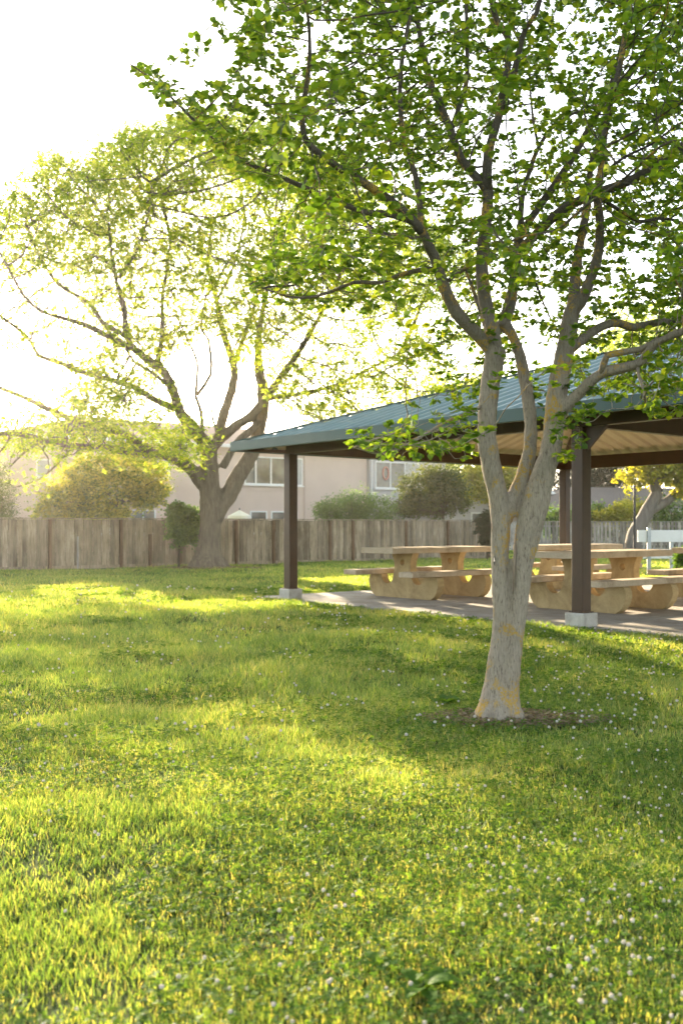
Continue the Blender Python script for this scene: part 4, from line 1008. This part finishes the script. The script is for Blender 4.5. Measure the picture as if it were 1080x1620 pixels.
for z0, z1 in ((.83, 1.14), (.40, .64)):
    mb = MB(); mb.box((a.x, YB, z0), (a.x+3.2, YB+.04, z1)); mb.build('board', M['white'], t, bevel=.006)
for px, fy in ((1025, -.062), (1063, .042), (1115, -.062)):
    p = G(px, YB); mb = MB(); mb.box((p.x-.045, YB+fy, -.02), (p.x+.045, YB+fy+.06, 1.2 if fy < 0 else 1.1)); mb.build('post', M['galv'], t, bevel=.008)

# ================================================================== LIGHT, HAZE, CAMERA
sun = bpy.data.lights.new('sun', 'SUN'); sun.energy = 5.0; sun.angle = R(.6); sun.color = (1, .81, .55)
so = bpy.data.objects.new('sun', sun); COL.objects.link(so)
sd = Vector((math.sin(SUN_AZ)*math.cos(SUN_EL), math.cos(SUN_AZ)*math.cos(SUN_EL), math.sin(SUN_EL)))
so.rotation_euler = sd.to_track_quat('Z', 'Y').to_euler(); so.location = sd*40
w = bpy.data.worlds.new('World'); SC.world = w; w.use_nodes = True; nt = w.node_tree; nt.nodes.clear()
sky = nt.nodes.new('ShaderNodeTexSky'); sky.sky_type = 'NISHITA'; sky.sun_disc = False; sky.sun_elevation = SUN_EL; sky.sun_rotation = SUN_AZ
sky.air_density = 1.0; sky.dust_density = 1.6; sky.ozone_density = 1.0; sky.altitude = 0
hs = nt.nodes.new('ShaderNodeHueSaturation'); hs.inputs['Saturation'].default_value = .55
bg = nt.nodes.new('ShaderNodeBackground'); bg.inputs['Strength'].default_value = .105; wo = nt.nodes.new('ShaderNodeOutputWorld')
nt.links.new(sky.outputs[0], hs.inputs['Color']); nt.links.new(hs.outputs[0], bg.inputs[0]); nt.links.new(bg.outputs[0], wo.inputs[0])
HAZE = 0.0004  # density of an air volume added to imitate veiling sun glare
if HAZE:
    mb = MB(); mb.box((-70, -25, -1.2), (90, 112, 22)); m, nt, out = mat('glare_haze')
    pv = N(nt, 'ShaderNodeVolumePrincipled'); pv.inputs['Density'].default_value = HAZE; pv.inputs['Color'].default_value = (1, .94, .84, 1); pv.inputs['Anisotropy'].default_value = .8
    nt.links.new(pv.outputs[0], out.inputs['Volume']); o = mb.build('haze', m); tag(o, 'thin warm haze in the low sunlight', kind='stuff'); o.display_type = 'WIRE'
cam = bpy.data.cameras.new('camera'); co = bpy.data.objects.new('camera', cam); COL.objects.link(co); SC.camera = co
co.location = (0, 0, CH); co.rotation_euler = (R(90), 0, 0); cam.sensor_fit = 'VERTICAL'; cam.sensor_height = 36; cam.sensor_width = 24; cam.lens = 35
cam.shift_y = 22/1620; cam.clip_start = .05; cam.clip_end = 3000
cam.dof.use_dof = True; cam.dof.focus_distance = 7.0; cam.dof.aperture_fstop = 3.2
SC.view_settings.view_transform = 'Standard'; SC.view_settings.look = 'None'; SC.view_settings.exposure = 2.65; SC.view_settings.gamma = 1.0
cy = SC.cycles; cy.use_denoising = True; cy.max_bounces = 7; cy.diffuse_bounces = 3; cy.glossy_bounces = 2; cy.transmission_bounces = 5; cy.volume_bounces = 0
cy.use_adaptive_sampling = True; cy.adaptive_threshold = .02; cy.sample_clamp_indirect = 6
cy.volume_step_rate = 20
